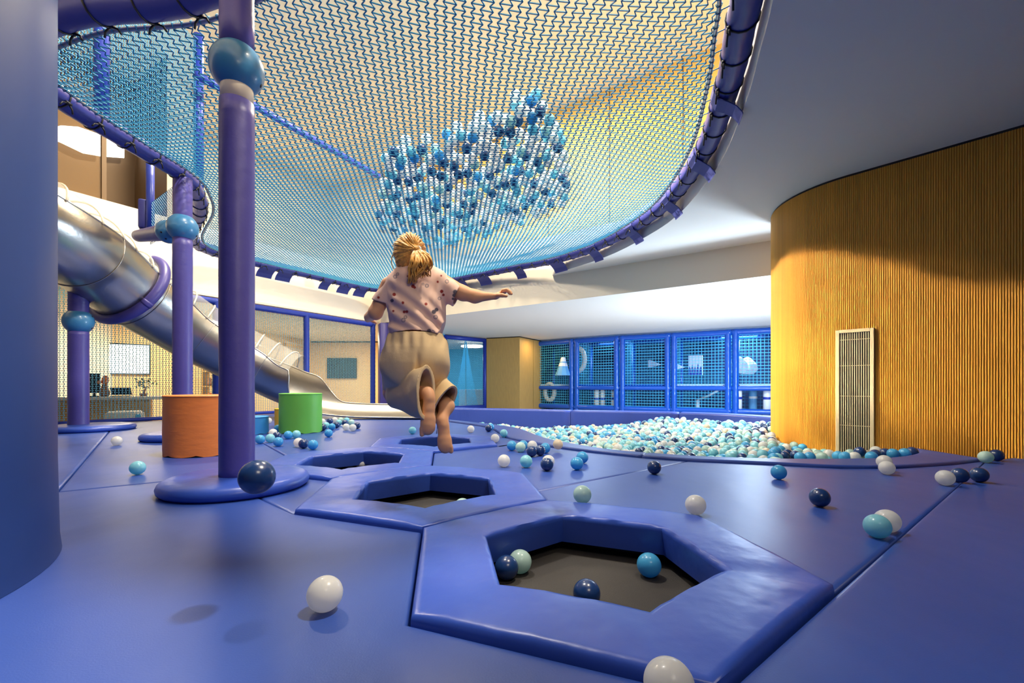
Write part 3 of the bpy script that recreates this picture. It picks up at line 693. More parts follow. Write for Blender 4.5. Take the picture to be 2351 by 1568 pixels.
U_ = -3.75+J*pu+np.where((I+J) % 2, 1, -1)*pu*.22; W_ = -4.75+I*.026
Xn = (-1.4+U_*ca-W_*sa).ravel(); Yn = (5.5+U_*sa+W_*ca).ravel()
inr = inside(RG, Xn, Yn); cand = np.where(inr)[0]; dr = np.zeros(len(Xn)); dr[cand] = dist_poly(RG[::2], Xn[cand], Yn[cand]); keep = inr & (dr > .13)
ex = np.exp(-(((Xn+.55)/1.6)**2+((Yn-4.6)/2.1)**2))
def sagf(d, ex): return .10*(1-np.exp(-d/.25))+.30*ex*np.clip(d/.9, 0, 1)
def zring_xy(x): return ZR-.05*np.clip((x-.2)/1.0, 0, 1)
Zn = zring_xy(Xn)-.02-sagf(dr-.13, ex)+.004*np.sin(Xn*9)*np.sin(Yn*7)
E = np.array(honeycomb(nu, nv)); E = E[keep[E[:, 0]] & keep[E[:, 1]]]
deg = np.bincount(E.ravel(), minlength=len(Xn)); bd = np.where((deg > 0) & (deg < 3))[0]
P = np.stack([Xn, Yn, Zn], 1); extra = []; EE = []
cab = np.stack([(RG[:, 0]-RN[:, 0]*.135), RG[:, 1]-RN[:, 1]*.135, np.array([zring(i)-.02 for i in range(nR)])], 1); n0 = len(P)
for b in bd:
    k = np.argmin((cab[:, 0]-Xn[b])**2+(cab[:, 1]-Yn[b])**2)
    if (cab[k, 0]-Xn[b])**2+(cab[k, 1]-Yn[b])**2 < .15**2: EE.append((b, n0+k))
P = np.vstack([P, cab]); E = np.vstack([E, np.array(EE)])
V, Fc = strands(P, E, .0036, 4); net = mesh('net', V, Fc, M['net'], nt, smooth=False)
mb = MB()                                                                # lashing loops around the cable
for i in range(0, nR):
    c_ = cab[i]; n3 = Vector((*RN[i], 0)); P_ = [Vector(c_)+(n3*math.cos(a)+Vector((0, 0, 1))*math.sin(a))*.017 for a in np.linspace(0, 2*math.pi, 7)[:-1]]; mb.tube(P_, .003, 4, True)
    if i % 3 == 0: mb.tube([Vector(c_), Vector((*(RG[i]-RN[i]*.06), zring(i)))], .0035, 4)
mb.build('lashing', M['net'], nt)['kind'] = 'stuff'
for i in range(0, nR, 5):                                                # black ties around the padded rim
    mb = MB(); n3 = Vector((*RN[i], 0)); c0 = Vector((*RG[i], zring(i))); R_ = .088
    mb.tube([c0+(n3*math.cos(a)+Vector((0, 0, 1))*math.sin(a))*R_ for a in np.linspace(0, 2*math.pi, 15)[:-1]], .0055, 5, True)
    k0 = c0-n3*R_*.8-Vector((0, 0, R_*.6)); t3 = Vector((*RT[i], 0))
    mb.tube([k0-t3*.02, k0, k0+t3*.02], .012, 5); mb.tube([k0, k0+t3*.05+Vector((0, 0, -.02)), k0+t3*.07+Vector((0, 0, -.05))], .006, 5); mb.tube([k0, k0-t3*.03+Vector((0, 0, -.03)), k0-t3*.035+Vector((0, 0, -.06))], .006, 5)
    mb.build('black_tie', M['cord'], rim_o)
fp = [(1690, 215), (1635, 372), (1545, 462), (1462, 525), (1370, 570), (1285, 603), (1196, 628), (1112, 640), (1060, 648), (655, 622), (745, 642), (790, 650), (827, 662), (610, 612)]
rpx_ = CX+RG[:, 0]/RG[:, 1]*F; rpy_ = np.array([HZ-(zring(i)-H)/RG[i, 1]*F for i in range(nR)])
for fx, fy in fp:                                                        # cloth flaps looped round the rim and tied to the slab edge
    i = int(np.argmin((rpx_-fx)**2+(rpy_-fy)**2)); n3 = Vector((*RN[i], 0)); t3 = Vector((*RT[i], 0)); c0 = Vector((*RG[i], zring(i))); wd = (.135 if c0.y > 6.6 else .09)*random.choice((.75, 1, 1))
    prof = [(-.090, .02), (-.088, -.03), (-.06, -.085), (0, -.115), (.05, -.15), (.088, -.20), (.092, -.215)]
    prof = prof+[(a+.004, b+.006) for a, b in prof[::-1]]
    V = [c0+t3*s*wd+n3*a+Vector((0, 0, b)) for s in (-1, 1) for a, b in prof]; n = len(prof)
    mesh('flap', V, [(k, (k+1) % n, n+(k+1) % n, n+k) for k in range(n)]+[tuple(range(n))[::-1], tuple(range(n, 2*n))], M['flap'], rim_o, smooth=False)
def znet(x, y):
    d = float(dist_poly(RG[::2], np.array([x]), np.array([y]))[0]); e = math.exp(-(((x+.55)/1.6)**2+((y-4.6)/2.1)**2)); return float(zring_xy(np.array([x]))[0])-.02-float(sagf(max(0, d-.13), e))
# balls resting in the sagging net
netpos = []
dark = [(1240, 257), (905, 350), (968, 344), (1145, 303), (1172, 305), (1190, 293), (1071, 342), (1112, 358), (1280, 340), (1165, 365), (1020, 375), (1022, 385), (1043, 382), (992, 395), (1208, 360), (1234, 372), (1012, 405), (1052, 402), (1074, 398), (1125, 405), (1141, 400), (912, 415), (938, 418), (958, 408), (1030, 430), (1040, 436), (1160, 425), (1180, 418), (1195, 415), (1226, 422), (1290, 410), (1300, 425), (912, 447), (940, 458), (958, 462), (1065, 470), (1072, 465), (1088, 468), (1130, 445), (1143, 448), (1168, 480), (1185, 485), (1205, 474), (1220, 460), (1250, 440), (1265, 470), (870, 492), (912, 492), (955, 497), (1018, 505), (1010, 520), (1000, 480), (1025, 470), (1055, 495), (1082, 485), (1110, 510), (975, 525), (930, 530), (905, 525), (1065, 525)]
netrest = []
def netball(x, y, c, lb):
    z = 2.3
    for _ in range(8):
        Y = (z+RB-H)*F/(HZ-y); X = (x-CX)/F*Y; z = znet(X, Y)
    for dz in (0, .045, .082):                                           # on the net, else resting on the balls already there
        p = (X, Y, z+RB+.004+dz)
        if all((q[0]-p[0])**2+(q[1]-p[1])**2+(q[2]-p[2])**2 > (2*RB*.985)**2 for q in netpos): break
    else: return False
    netpos.append(p)
    if len(netpos) <= 66: ball(p, c, lb, 'balls caught in the overhead net', True)
    else: netrest.append((p, c))
    return True
for x, y in dark: netball(x, y, 'navy', 'navy ball caught in the sagging overhead net')
cnt = 0
def in_cluster(x, y): return inside([(880, 400), (905, 340), (1010, 345), (1090, 290), (1140, 270), (1215, 225), (1265, 265), (1290, 330), (1310, 420), (1290, 470), (1200, 515), (1080, 550), (1020, 568), (930, 560), (870, 520)], np.array([x]), np.array([y]))[0]
for _ in range(6000):
    x, y = rng.uniform(865, 1312), rng.uniform(222, 568)
    if in_cluster(x, y) and cnt < 420:
        c_ = rng.choice(['white', 'aqua', 'mint', 'sky'], p=[.62, .24, .10, .04]); cnt += bool(netball(x, y, c_, '%s ball caught in the sagging overhead net' % names_c[c_]))
def ballmass(name, ps, cs, label):
    bm = bmesh.new(); bmesh.ops.create_icosphere(bm, subdivisions=3, radius=RB); iv = np.array([v.co[:] for v in bm.verts]); ifc = np.array([[v.index for v in f.verts] for f in bm.faces]); bm.free()
    V = (iv[None]+np.array(ps)[:, None]).reshape(-1, 3); Fc = (ifc[None]+(np.arange(len(ps))*len(iv))[:, None, None]).reshape(-1, 3)
    return tag(mesh(name, V, Fc, [BALL[c] for c in cols], mi=np.repeat([cols.index(c) for c in cs], len(ifc))), label, 'balls', kind='stuff')
ballmass('net_balls', [p for p, c in netrest], [c for p, c in netrest], 'mass of white and pale balls heaped in the sagging overhead net')
# upright net and tubes rising from the left of the rim
sn = thing('side_net', 'upright teal net strip hanging from the rim beside the slim violet pole', 'net', (-3.7, 4.8, 2.1))
A_, B_ = (-3.3, 4.5), tuple(at(345, 500, 5.1)[:2])
mesh('net', *netpanel(A_, B_, 2.15, 2.62, .05, .0026), M['net'], sn, False)
MB().tube([(*B_, 2.2), (*B_, 3.2)], .04, 14).build('post', M['railblue'], sn)
MB().box((B_[0]-.09, B_[1]+.03, 2.5), (.11, .11, .34), .6, .02).build('square_pad', M['ringpad'], sn)
un = thing('upper_rail', 'blue rail and net standing above the overhead net at left', 'rail', (-3.3, 4.0, 2.7))
MB().tube([at(450, 172, 4.66), at(590, 246, 5.35), at(870, 405, 6.93)], .042, 12).build('rail_tube', M['railblue'], un)
for q in (((-3.3, 3.6)), (-3.42, 4.9)): MB().tube([(*q, 2.66), (*q, 4.4)], .05, 12).build('post', M['railblue'], un)
mesh('net', *netpanel((-3.3, 3.0), (-3.42, 4.9), 2.7, 4.3, .055, .0026), M['net'], un, False)

# ------------------------------------------------------------------ glazed upper floor at the left
for s0, s1, k in ((-5.0, -2.62, 1), (-2.58, -2.05, 2)):
    a, b = np.array(fas(s0))+nf*.1, np.array(fas(s1))+nf*.1
    o = S(MB().wall([a, b], 3.08, 4.6).build('window_%d' % k, M['glass'], smooth=False))
    mbx = MB()
    for q in (a, b): mbx.box((*q, 3.84), (.05, .05, 1.52), math.atan2(.853, .522))
    mbx.build('window_frame', M['brown'], o, False)
a, b = np.array(fas(-5.2))+nf*1.3, np.array(fas(-1.3))+nf*1.3
S(MB().wall([a, b, np.array(fas(-1.3))+nf*.1], 3.0, ZU).build('wall_upper_brown', M['brown'], smooth=False))
lp = thing('glass_reflection', 'bright white curved reflection built as glowing shape behind the brown upper glass at left', 'lamp', (*at(200, 330, 6.9),))  # glowing shapes added to imitate a bright reflection in the glass
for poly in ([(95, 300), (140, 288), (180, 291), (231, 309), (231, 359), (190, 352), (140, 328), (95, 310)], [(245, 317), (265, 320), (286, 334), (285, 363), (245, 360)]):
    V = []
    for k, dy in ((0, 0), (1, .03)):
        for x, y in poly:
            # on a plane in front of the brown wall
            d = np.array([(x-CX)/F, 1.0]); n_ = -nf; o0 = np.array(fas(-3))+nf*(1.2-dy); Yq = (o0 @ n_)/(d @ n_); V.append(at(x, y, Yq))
    n = len(poly); mesh('reflection_shape', V, [tuple(range(n)), tuple(range(n, 2*n))[::-1]]+[(k, n+k, n+(k+1) % n, (k+1) % n) for k in range(n)], M['panel'], lp, False)

# ------------------------------------------------------------------ net fence towards the reception
fe = thing('net_fence', 'blue framed net fence between the mats and the reception behind the slide', 'fence', (*fas(-1), 0))
ft = math.atan2(.853, .522); sA, sB = -3.6, 2.7
def ribtube(P0, P1, r, step=.09):
    L = (Vector(P1)-Vector(P0)).length; n = max(4, int(L/step)*3); P = [Vector(P0).lerp(Vector(P1), i/n) for i in range(n+1)]
    return MB().tube(P, [r*(.955 if i % 3 == 0 else 1) for i in range(n+1)], 12)
ribtube((*fas(sA), ZL-.09), (*fas(sB), ZL-.09), .055).build('top_rail', M['railblue'], fe)
MB().tube([(*fas(sA), .03), (*fas(sB), .03)], .03, 10).build('bottom_rail', M['railblue'], fe)
for s in (-3.55, -.645, .985, 2.66): ribtube((*fas(s), 0), (*fas(s), ZL-.06), .058).build('post', M['railblue'], fe)
mesh('net', *netpanel(fas(sA), fas(sB), .05, ZL-.13, .08, .0042), M['fencenet'], fe, False)
pc = thing('padded_pillar', 'square violet padded pillar at the corner behind the girl', 'pillar', (-2.75, 10.0, -.5))
MB().box((-2.83, 10.12, .72), (.20, .30, 2.44), .5, .02).build('pad', M['purple'], pc); MB().box((-2.56, 10.02, .72), (.28, .30, 2.44), .5, .02).build('pad', M['purple'], pc)

# reception room
a, b = np.array((-12.5, 7.73)), np.array((-6.9, 11.5)); dT = (b-a)/np.linalg.norm(b-a); nT = np.array([dT[1], -dT[0]])
S(MB().wall([a, b], -.5, ZL).build('wall_tv', M['warmwall'], smooth=False))
S(MB().wall([b, (-6.6, 14.9), (-2.6, 14.9), (-2.6, 11.0)], -.5, ZL).build('wall_back', M['warmwall'], smooth=False))
def wallat(x):                                                           # where the sight line of a photo column meets the screen wall
    d = np.array([(x-CX)/F, 1.0]); return d*((a @ nT)/(d @ nT))
q0, q1 = wallat(190), wallat(346); zq = lambda q, y: H-(y-HZ)/F*q[1]
tv = thing('wall_screen', 'large white lit screen with a black bezel on the reception wall', 'screen', (*((q0+q1)/2), .6))
mid = (q0+q1)/2; wd = np.linalg.norm(q1-q0); zt, zb = zq(mid, 788.5), zq(mid, 859.5); tt = math.atan2(dT[1], dT[0])
MB().box((*(mid+nT*.03), (zt+zb)/2), (wd, .05, zt-zb), tt).build('bezel', M['dark'], tv, False)
MB().box((*(mid+nT*.057), (zt+zb)/2), (wd-.05, .006, zt-zb-.05), tt).build('display', M['screen'], tv, False)
dc = np.array((-6.7, 8.0)); dk = thing('reception_desk', 'pale wood reception desk behind the net fence at left', 'desk', (*dc, -.5))
MB().box((*dc, .30), (2.3, .6, .05), tt, .005).build('desk_top', M['cream'], dk, False); MB().box((*(dc-dT*.45), -.11), (1.3, .5, .77), tt, .005).build('desk_body', M['woodplain'], dk, False)
MB().box((*(dc+dT*.75+nT*.1), .16), (.7, .45, .05), tt, .005).build('side_shelf', M['terracotta'], dk, False); MB().box((*(dc+dT*.85), -.17), (.6, .45, .62), tt, .005).build('drawer_unit', M['woodplain'], dk, False)
def ontop(x): d = np.array([(x-CX)/F, 1.0]); return d*((dc @ nT)/(d @ nT))
ch = ontop(236); rb = thing('round_chair', 'white rounded chair in front of the reception desk', 'chair', (-6.3, 7.5, -.5))
MB().lathe([(.02, 0), (.2, .02), (.22, .06), (.05, .08), (.05, .3), (.24, .34), (.26, .45), (.25, .56), (.2, .6), (.02, .6)], (-6.35, 7.35, -.499), 32).build('shell', M['white'], rb)
q = ontop(216); mo = thing('monitor', 'black computer monitor on the reception desk below the screen', 'monitor', (*q, .325))
MB().box((*q, .56), (.16, .04, .34), tt, .006).build('screen_panel', M['dark'], mo, False); MB().box((*q, .335), (.14, .12, .02), tt).build('stand', M['dark'], mo, False); MB().box((*(q-nT*.03), .40), (.03, .03, .12), tt).build('neck', M['dark'], mo, False)
q = ontop(240); va = thing('flower_vase', 'brown vase with orange flowers on the reception desk', 'vase', (*q, .325))
MB().lathe([(.05, 0), (.07, .03), (.075, .09), (.05, .15), (.035, .2), (.045, .22)], (*q, .326), 24).build('vase_body', M['terracotta'], va)
mbx = MB()
for k in range(9): mbx.lathe([(.001, -.03), (.03, -.01), (.035, .01), (.02, .03), (.001, .035)], (q[0]+random.uniform(-.07, .07), q[1]+random.uniform(-.05, .05), .62+random.uniform(-.05, .06)), 10)
for k in range(4): mbx.tube([(q[0], q[1], .5), (q[0]+random.uniform(-.05, .05), q[1], .63)], .004, 5)
mbx.build('flowers', M['toy'], va)
q = ontop(278); lt = thing('laptop', 'dark open tablet stand on the reception desk', 'laptop', (*q, .325)); MB().box((*q, .333), (.28, .2, .014), tt).build('base', M['dark'], lt, False)
mbx = MB().box((0, 0, 0), (.28, .012, .2)); R_ = Matrix.Rotation(tt, 3, 'Z') @ Matrix.Rotation(.9, 3, 'X'); mbx.V = [tuple(R_ @ Vector(v)+Vector((q[0], q[1], .42))) for v in mbx.V]; mbx.build('lid', M['dark'], lt, False)
q = ontop(330); bo = thing('bonsai', 'small leafy bonsai in a brown pot on the reception desk', 'plant', (*q, .325))
MB().lathe([(.04, 0), (.06, .04), (.062, .055), (.05, .055)], (*q, .326), 20).build('pot', M['terracotta'], bo); MB().tube([(q[0], q[1], .37), (q[0]+.03, q[1], .47), (q[0]-.03, q[1], .58)], [.016, .012, .006], 8).build('trunk', M['terracotta'], bo)
mbx = MB()
for k in range(70):
    c0 = Vector((q[0]+random.gauss(0, .075), q[1]+random.gauss(0, .05), .56+random.gauss(0, .05))); u = Vector((random.gauss(0, 1), random.gauss(0, 1), random.gauss(0, .5))).normalized()*.028; w2 = u.orthogonal().normalized()*.013
    mbx.quad(c0-u, c0+w2, c0+u, c0-w2)
mbx.build('foliage', M['plant'], bo, False)
# shelf, dark panel, door in the back wall
sh = thing('display_shelf', 'open shelf of small orange toys behind the fence beside the slim pole', 'shelf', (-7.05, 10.9, -.5))
sc0 = np.array((-6.72, 10.6)); mbx = MB()
for z in (-.2, .15, .5, .85): mbx.box((*sc0, z), (.95, .3, .03), .15)
for sx in (-.47, .47): mbx.box((sc0[0]+sx, sc0[1]+sx*.15, .2), (.03, .3, 1.4), .15)
mbx.build('carcass', M['woodplain'], sh, False)
for r_, z in enumerate((.165, .515)):
    for k in range(5):
        qx = sc0[0]-.36+k*.18; mt = [M['toy'], M['terracotta'], M['bag'], M['toy'], M['orange']][(k+r_) % 5]
        o = MB().lathe([(.03, 0), (.055, .02), (.06, .07), (.04, .11), (.045, .14), (.03, .18), (.005, .19)], (qx, sc0[1]-.04+(k-2)*.02, z+.001), 14).build('toy_figure', mt)
        tag(o, '%s figurine on the display shelf behind the net fence' % ['orange', 'brown', 'white', 'orange', 'orange'][(k+r_) % 5], 'toy', 'toys on the display shelf')
dp = thing('wall_monitor', 'dark square wall screen behind the fence above the slide', 'screen', (-5.5, 14.7, .8)); MB().box((-5.55, 14.84, 1.1), (.98, .06, .68)).build('panel', M['dark'], dp, False)
gd = S(MB().box((-6.45, 13.6, .8), (.06, 1.9, 2.0), .1).build('window_3', M['acrylic'], smooth=False)); MB().box((-6.45, 13.6, 1.7), (.08, 1.95, .08), .1).build('window_frame', M['woodplain'], gd, False)
d1 = S(MB().box((-4.0, 14.88, .45), (1.02, .04, 1.9)).build('door_1', M['warmwall'], smooth=False))
MB().box((-4.52, 14.865, .45), (.012, .03, 1.9)).build('door_gap', M['brown'], d1, False); MB().box((-3.48, 14.865, .45), (.012, .03, 1.9)).build('door_gap', M['brown'], d1, False); MB().box((-3.6, 14.84, .55), (.05, .06, .12), 0, .01).build('door_handle', M['dark'], d1, False)
S(MB().box((-4.6, 14.88, 1.985), (4.0, .03, .03)).build('trim_4', M['black'], smooth=False))

# ------------------------------------------------------------------ net gate, room behind it, wood pillar
gA, gB = np.array(at(1022, 766, 12.35)[:2]), np.array(at(1113, 777, 13.35)[:2]); ga = math.atan2(*(gB-gA)[::-1])
gt = thing('net_gate', 'blue framed net gate right of the girl with draped cyan netting', 'gate', (*((gA+gB)/2), -.3))
mbx = MB()
for q in (gA, gB): MB().tube([(*q, -.5), (*q, 1.92)], .06, 12).build('post', M['railblue'], gt)
for z in (1.88, -.12): MB().tube([(*gA, z), (*gB, z)], .06, 12).build('rail', M['railblue'], gt)
mesh('net', *netpanel(gA, gB, -.1, 1.85, .09, .004), M['framenet'], gt, False)
mbx = MB(); m_ = (gA+gB)/2
for s in (-1, 1):
    for k in range(16):
        e = m_+(gB-gA)*(.03*s+s*.30*k/16); mbx.tube([(*(m_+(gB-gA)*.01*s), 1.85), (*(m_+(gB-gA)*(.02*s+s*.13*k/16)), .9), (*e, -.1)], .005, 4)
mbx.build('drape', M['framenet'], gt)
gl = np.array(beam(0)); S(MB().wall([(-2.6, 17.5), (.8, 17.5), (.8, 13.6)], -.5, ZB).build('wall_gate_room', M['cyanroom'], smooth=False))
S(MB().wall([(-2.6, 10.9), gA], -.5, ZB).build('wall_gate_side', M['cyanroom'], smooth=False))
rl = thing('ring_lamp', 'glowing white ring lamp seen through the net gate', 'lamp', (*at(1084, 795, 14.6),)); c0 = at(1084, 795, 14.6)
MB().tube([c0+Vector((math.cos(t)*.34, math.sin(t)*.34, 0)) for t in np.linspace(0, 2*math.pi, 33)[:-1]], .03, 8, True).build('light_ring', M['panel'], rl)
MB().tube([c0+Vector((-.34, 0, 0)), c0+Vector((-.2, 0, 1.92-c0.z))], .006, 5).build('wire', M['dark'], rl)
cb = thing('white_cabinet', 'low white cabinet behind the net gate', 'cabinet', (-1.3, 14.4, -.5)); MB().box((-1.15, 14.3, -.05), (.8, .4, .88), 0, .01).build('body', M['white'], cb, False)
pA, pB, pC = np.array(at(1117, 776, 13.3)[:2]), np.array(at(1193, 772, 12.86)[:2]), np.array(at(1243, 783, 14.1)[:2])
S(MB().wall([pA, pB, pC, pA+pC-pB, pA], -.5, ZB-.02).build('wall_pillar', M['woodplain'], smooth=False)); S(MB().wall([pA, pB, pC], ZB-.03, ZB).build('trim_5', M['black'], smooth=False))

# ------------------------------------------------------------------ two-storey play frame behind the pit
px_ = [(1228, 787), (1318, 780), (1422, 773), (1540, 767), (1680, 759), (1800, 753)]
pf = [np.array(at(x, y, 1.354*F/(HZ-y))[:2]) for x, y in px_]; dF = (pf[-1]-pf[0]); dF /= np.linalg.norm(dF); bF = np.array([-dF[1], dF[0]]); bF = bF if bF[1] > 0 else -bF; fA = math.atan2(dF[1], dF[0])
fr = thing('play_structure', 'blue two storey padded play frame with net panels behind the ball pit', 'play frame', (*pf[0], -.5))
ZT, ZM, ZF = 1.84, .55, -.12
for k, q in enumerate(pf):
    for s in ((0,) if k == 0 else (-.085, .085)):
        e = q+dF*s; ribtube((*e, -.5), (*e, 1.9), .075, .17).build('post', M['deepblue'], fr)
    e = q+bF*1.3; MB().tube([(*e, -.5), (*e, 1.9)], .06, 12).build('post', M['deepblue'], fr)
for a_, b_ in zip(pf[:-1], pf[1:]):
    ribtube((*a_, ZT), (*b_, ZT), .075, .17).build('rail', M['deepblue'], fr)
    ribtube((*a_, ZF), (*b_, ZF), .07, .17).build('rail', M['deepblue'], fr); ribtube((*a_, ZM-.1), (*b_, ZM-.1), .06, .17).build('rail', M['deepblue'], fr)
    MB().tube([(*(a_+bF*1.3), ZT), (*(b_+bF*1.3), ZT)], .06, 12).build('rail', M['deepblue'], fr)
    last = b_ is pf[-1]
    mesh('net_panel', *netpanel(a_, b_, ZM if last else ZF, ZT, .075, .0055, True), M['framenet'], fr, False)
    mesh('net_panel', *netpanel(a_+bF*1.3, b_+bF*1.3, -.45, ZT, .085, .0055, True), M['framenet'], fr, False)
for k in range(5):
    a_, b_ = pf[k], pf[k+1]; m_ = (a_+b_)/2; L_ = np.linalg.norm(b_-a_)
    MB().box((*(m_+bF*.7), ZM-.03), (L_-.1, 1.15, .09), fA, .02).build('platform', M['shelfblue'] if k in (0, 3, 4) else M['deepblue'], fr, False)
    mesh('net_panel', *netpanel(a_, a_+bF*1.3, -.4, ZT, .085, .005, True), M['framenet'], fr, False)
def cone_block(x, y0, y1, Y, w, mat, lb, sn_=None):
    pb = at(x, y1, Y); h = (y1-y0)/F*Y; t = thing('foam_mountain', lb, 'foam block', pb[:])
    mbx = MB().lathe([(w/2, 0), (w*.48, .02), (w*.28, h*.5), (.06, h*.96), (.03, h)], pb[:], 10); mbx.build('body', mat, t, False)
    mbx = MB().lathe([(w*.30, h*.5), (w*.2, h*.72), (.07, h*.97), (.02, h*1.01)], pb[:], 10); mbx.build('snow_cap', M['bag'], t, False)
cone_block(1293, 820, 862, 13.3, .5, M['bagblue'], 'white tipped blue foam peak in the leftmost bay of the play frame')
YB = 12.2
pk = thing('foam_block', 'square foam panel with white jagged peaks in the fourth bay', 'foam block', at(1597, 862, YB)[:])
c0 = at(1597, 839, YB); MB().box(c0, (.36, .12, .55), fA, .01).build('body', M['bag'], pk, False)
mbx = MB()
for k in range(5):
    b0_ = c0+Vector((dF[0], dF[1], 0))*(-.18+.072*k)-Vector((bF[0], bF[1], 0))*.066; e_ = Vector((dF[0], dF[1], 0))*.072
    mbx.add([b0_+Vector((0, 0, -.275)), b0_+e_+Vector((0, 0, -.275)), b0_+e_*.9+Vector((0, 0, -.1)), b0_+e_*.5+Vector((0, 0, .06 if k % 2 else -.02)), b0_+e_*.1+Vector((0, 0, -.1))], [(0, 1, 2, 3, 4)])
mbx.build('blue_peaks', M['railblue'], pk, False)
for x, yy, Y, lb in ((1327, 826, 13.6, 'tilted grey foam ring in the second bay of the play frame'), (1262, 900, 13.9, 'grey foam ring low in the leftmost bay of the play frame')):
    c0 = at(x, yy, Y); n = 32; mbx = MB(); Rr = .28 if x > 1300 else .2
    mbx.tube([c0+Vector((dF[0]*.8, dF[1]*.8, 0))*math.cos(t)*Rr+Vector((0, 0, 1))*math.sin(t)*Rr*1.25 for t in np.linspace(0, 2*math.pi, n+1)[:-1]], .07, 10, True); tag(mbx.build('foam_ring', M['pipe']), lb, 'foam ring')
for x, yy, Y, lb in ((1500, 836, 13.0, 'small white foam wedge in the third bay of the play frame'), (1553, 842, 12.6, 'small white foam wedge beside the fourth bay\'s left post')):
    c0 = at(x, yy, Y); V = [c0+Vector((-.12, .1*s, -.1)) for s in (-1, 1)]+[c0+Vector((.2, .1*s, -.02)) for s in (-1, 1)]+[c0+Vector((-.12, .1*s, .12)) for s in (-1, 1)]
    tag(mesh('foam_wedge', V, [(0, 2, 4), (1, 5, 3), (0, 1, 3, 2), (2, 3, 5, 4), (4, 5, 1, 0)], M['bag'], smooth=False), lb, 'foam block')
for x, yy, Y, lb in ((1694, 840, 11.6, 'white foam pyramid in the rightmost bay, by the double post'), (1716, 842, 11.9, 'white foam boulder in the rightmost bay of the play frame')):
    c0 = at(x, yy, Y); tag(MB().lathe([(.16, -.2), (.27, -.08), (.24, .06), (.1, .22), (.02, .26)], c0, 7).build('foam_boulder', M['bag'], smooth=False), lb, 'foam block')
for x, Y, mat, b2, lb, n_ in ((1694, 11.0, 'bag', 'railblue', 'white hanging roller bag with blue bands by the double post', 1), (1729, 11.5, 'bagblue', 'bag', 'sky blue hanging roller bag with white bands in the rightmost bay', 2), (1762, 10.8, 'bag', 'railblue', 'white hanging roller bag beside the wood wall\'s rounded end', 3)):
    q = at(x, 890, Y); t = thing('roller_bag', lb, 'punch bag', (q.x, q.y, -.3), 'roller bags in the play frame'); r_ = .095
    MB().lathe([(.04, -.3), (r_, -.27), (r_, .36), (r_*.8, .42), (.03, .45)], (q.x, q.y, 0), 20).build('bag', M[mat], t)
    for z in (.18, -.17): MB().lathe([(r_+.002, 0), (r_+.006, .01), (r_+.006, .05), (r_+.002, .06)], (q.x, q.y, z), 20, False).build('band', M[b2], t)
    MB().lathe([(.012, .44), (.05, .5), (.012, .58)], (q.x, q.y, 0), 10).build('hook_cap', M['dark'], t)
for k, x in enumerate((1370, 1383.5, 1408)):
    q = at(x, 905, 12.9+.25*(k == 2)); t = thing('roller_bag', ['grey white roller bag low in the second bay, left one of a pair', 'grey white roller bag low in the second bay, right one of a pair', 'grey roller bag by the second bay\'s right post'][k], 'punch bag', (q.x, q.y, -.3), 'roller bags in the play frame')
    MB().lathe([(.05, -.15), (.075, -.12), (.075, .36), (.05, .40)], (q.x, q.y, 0), 16).build('bag', M['pipe'], t); MB().lathe([(.078, 0), (.078, .06)], (q.x, q.y, .1), 16, False).build('band', M['railblue'], t); MB().tube([(q.x, q.y, .39), (q.x, q.y, .5)], .01, 6).build('rope', M['dark'], t)
sl2 = thing('small_slide', 'short blue slide inside the fourth bay of the play frame', 'slide', at(1600, 905, 11.8)[:])
A2, B2 = at(1655, 893, 11.4), at(1602, 917, 12.1); MB().tube([A2, A2.lerp(B2, .5)+Vector((0, 0, -.03)), B2], .03, 8).build('rail', M['bag'], sl2)
off2 = Vector((bF[0], bF[1], 0))*.45; mesh('bed', [A2, B2, B2+off2, A2+off2, A2+off2-Vector((0, 0, .04)), B2+off2-Vector((0, 0, .04)), B2-Vector((0, 0, .04)), A2-Vector((0, 0, .04))], [(0, 1, 2, 3), (4, 5, 6, 7), (0, 3, 4, 7), (1, 6, 5, 2), (0, 7, 6, 1), (3, 2, 5, 4)], M['deepblue'], sl2, False)
MB().tube([B2, B2+Vector((0, 0, -.55))], .05, 10).build('support', M['bag'], sl2)
S(MB().wall([(pC[0]+.2, pC[1]+.6), tuple(pf[0]+bF*2.4), tuple(pf[-1]+bF*2.4+dF*2)], -.5, ZB).build('wall_play_back', M['deepwall'], smooth=False))
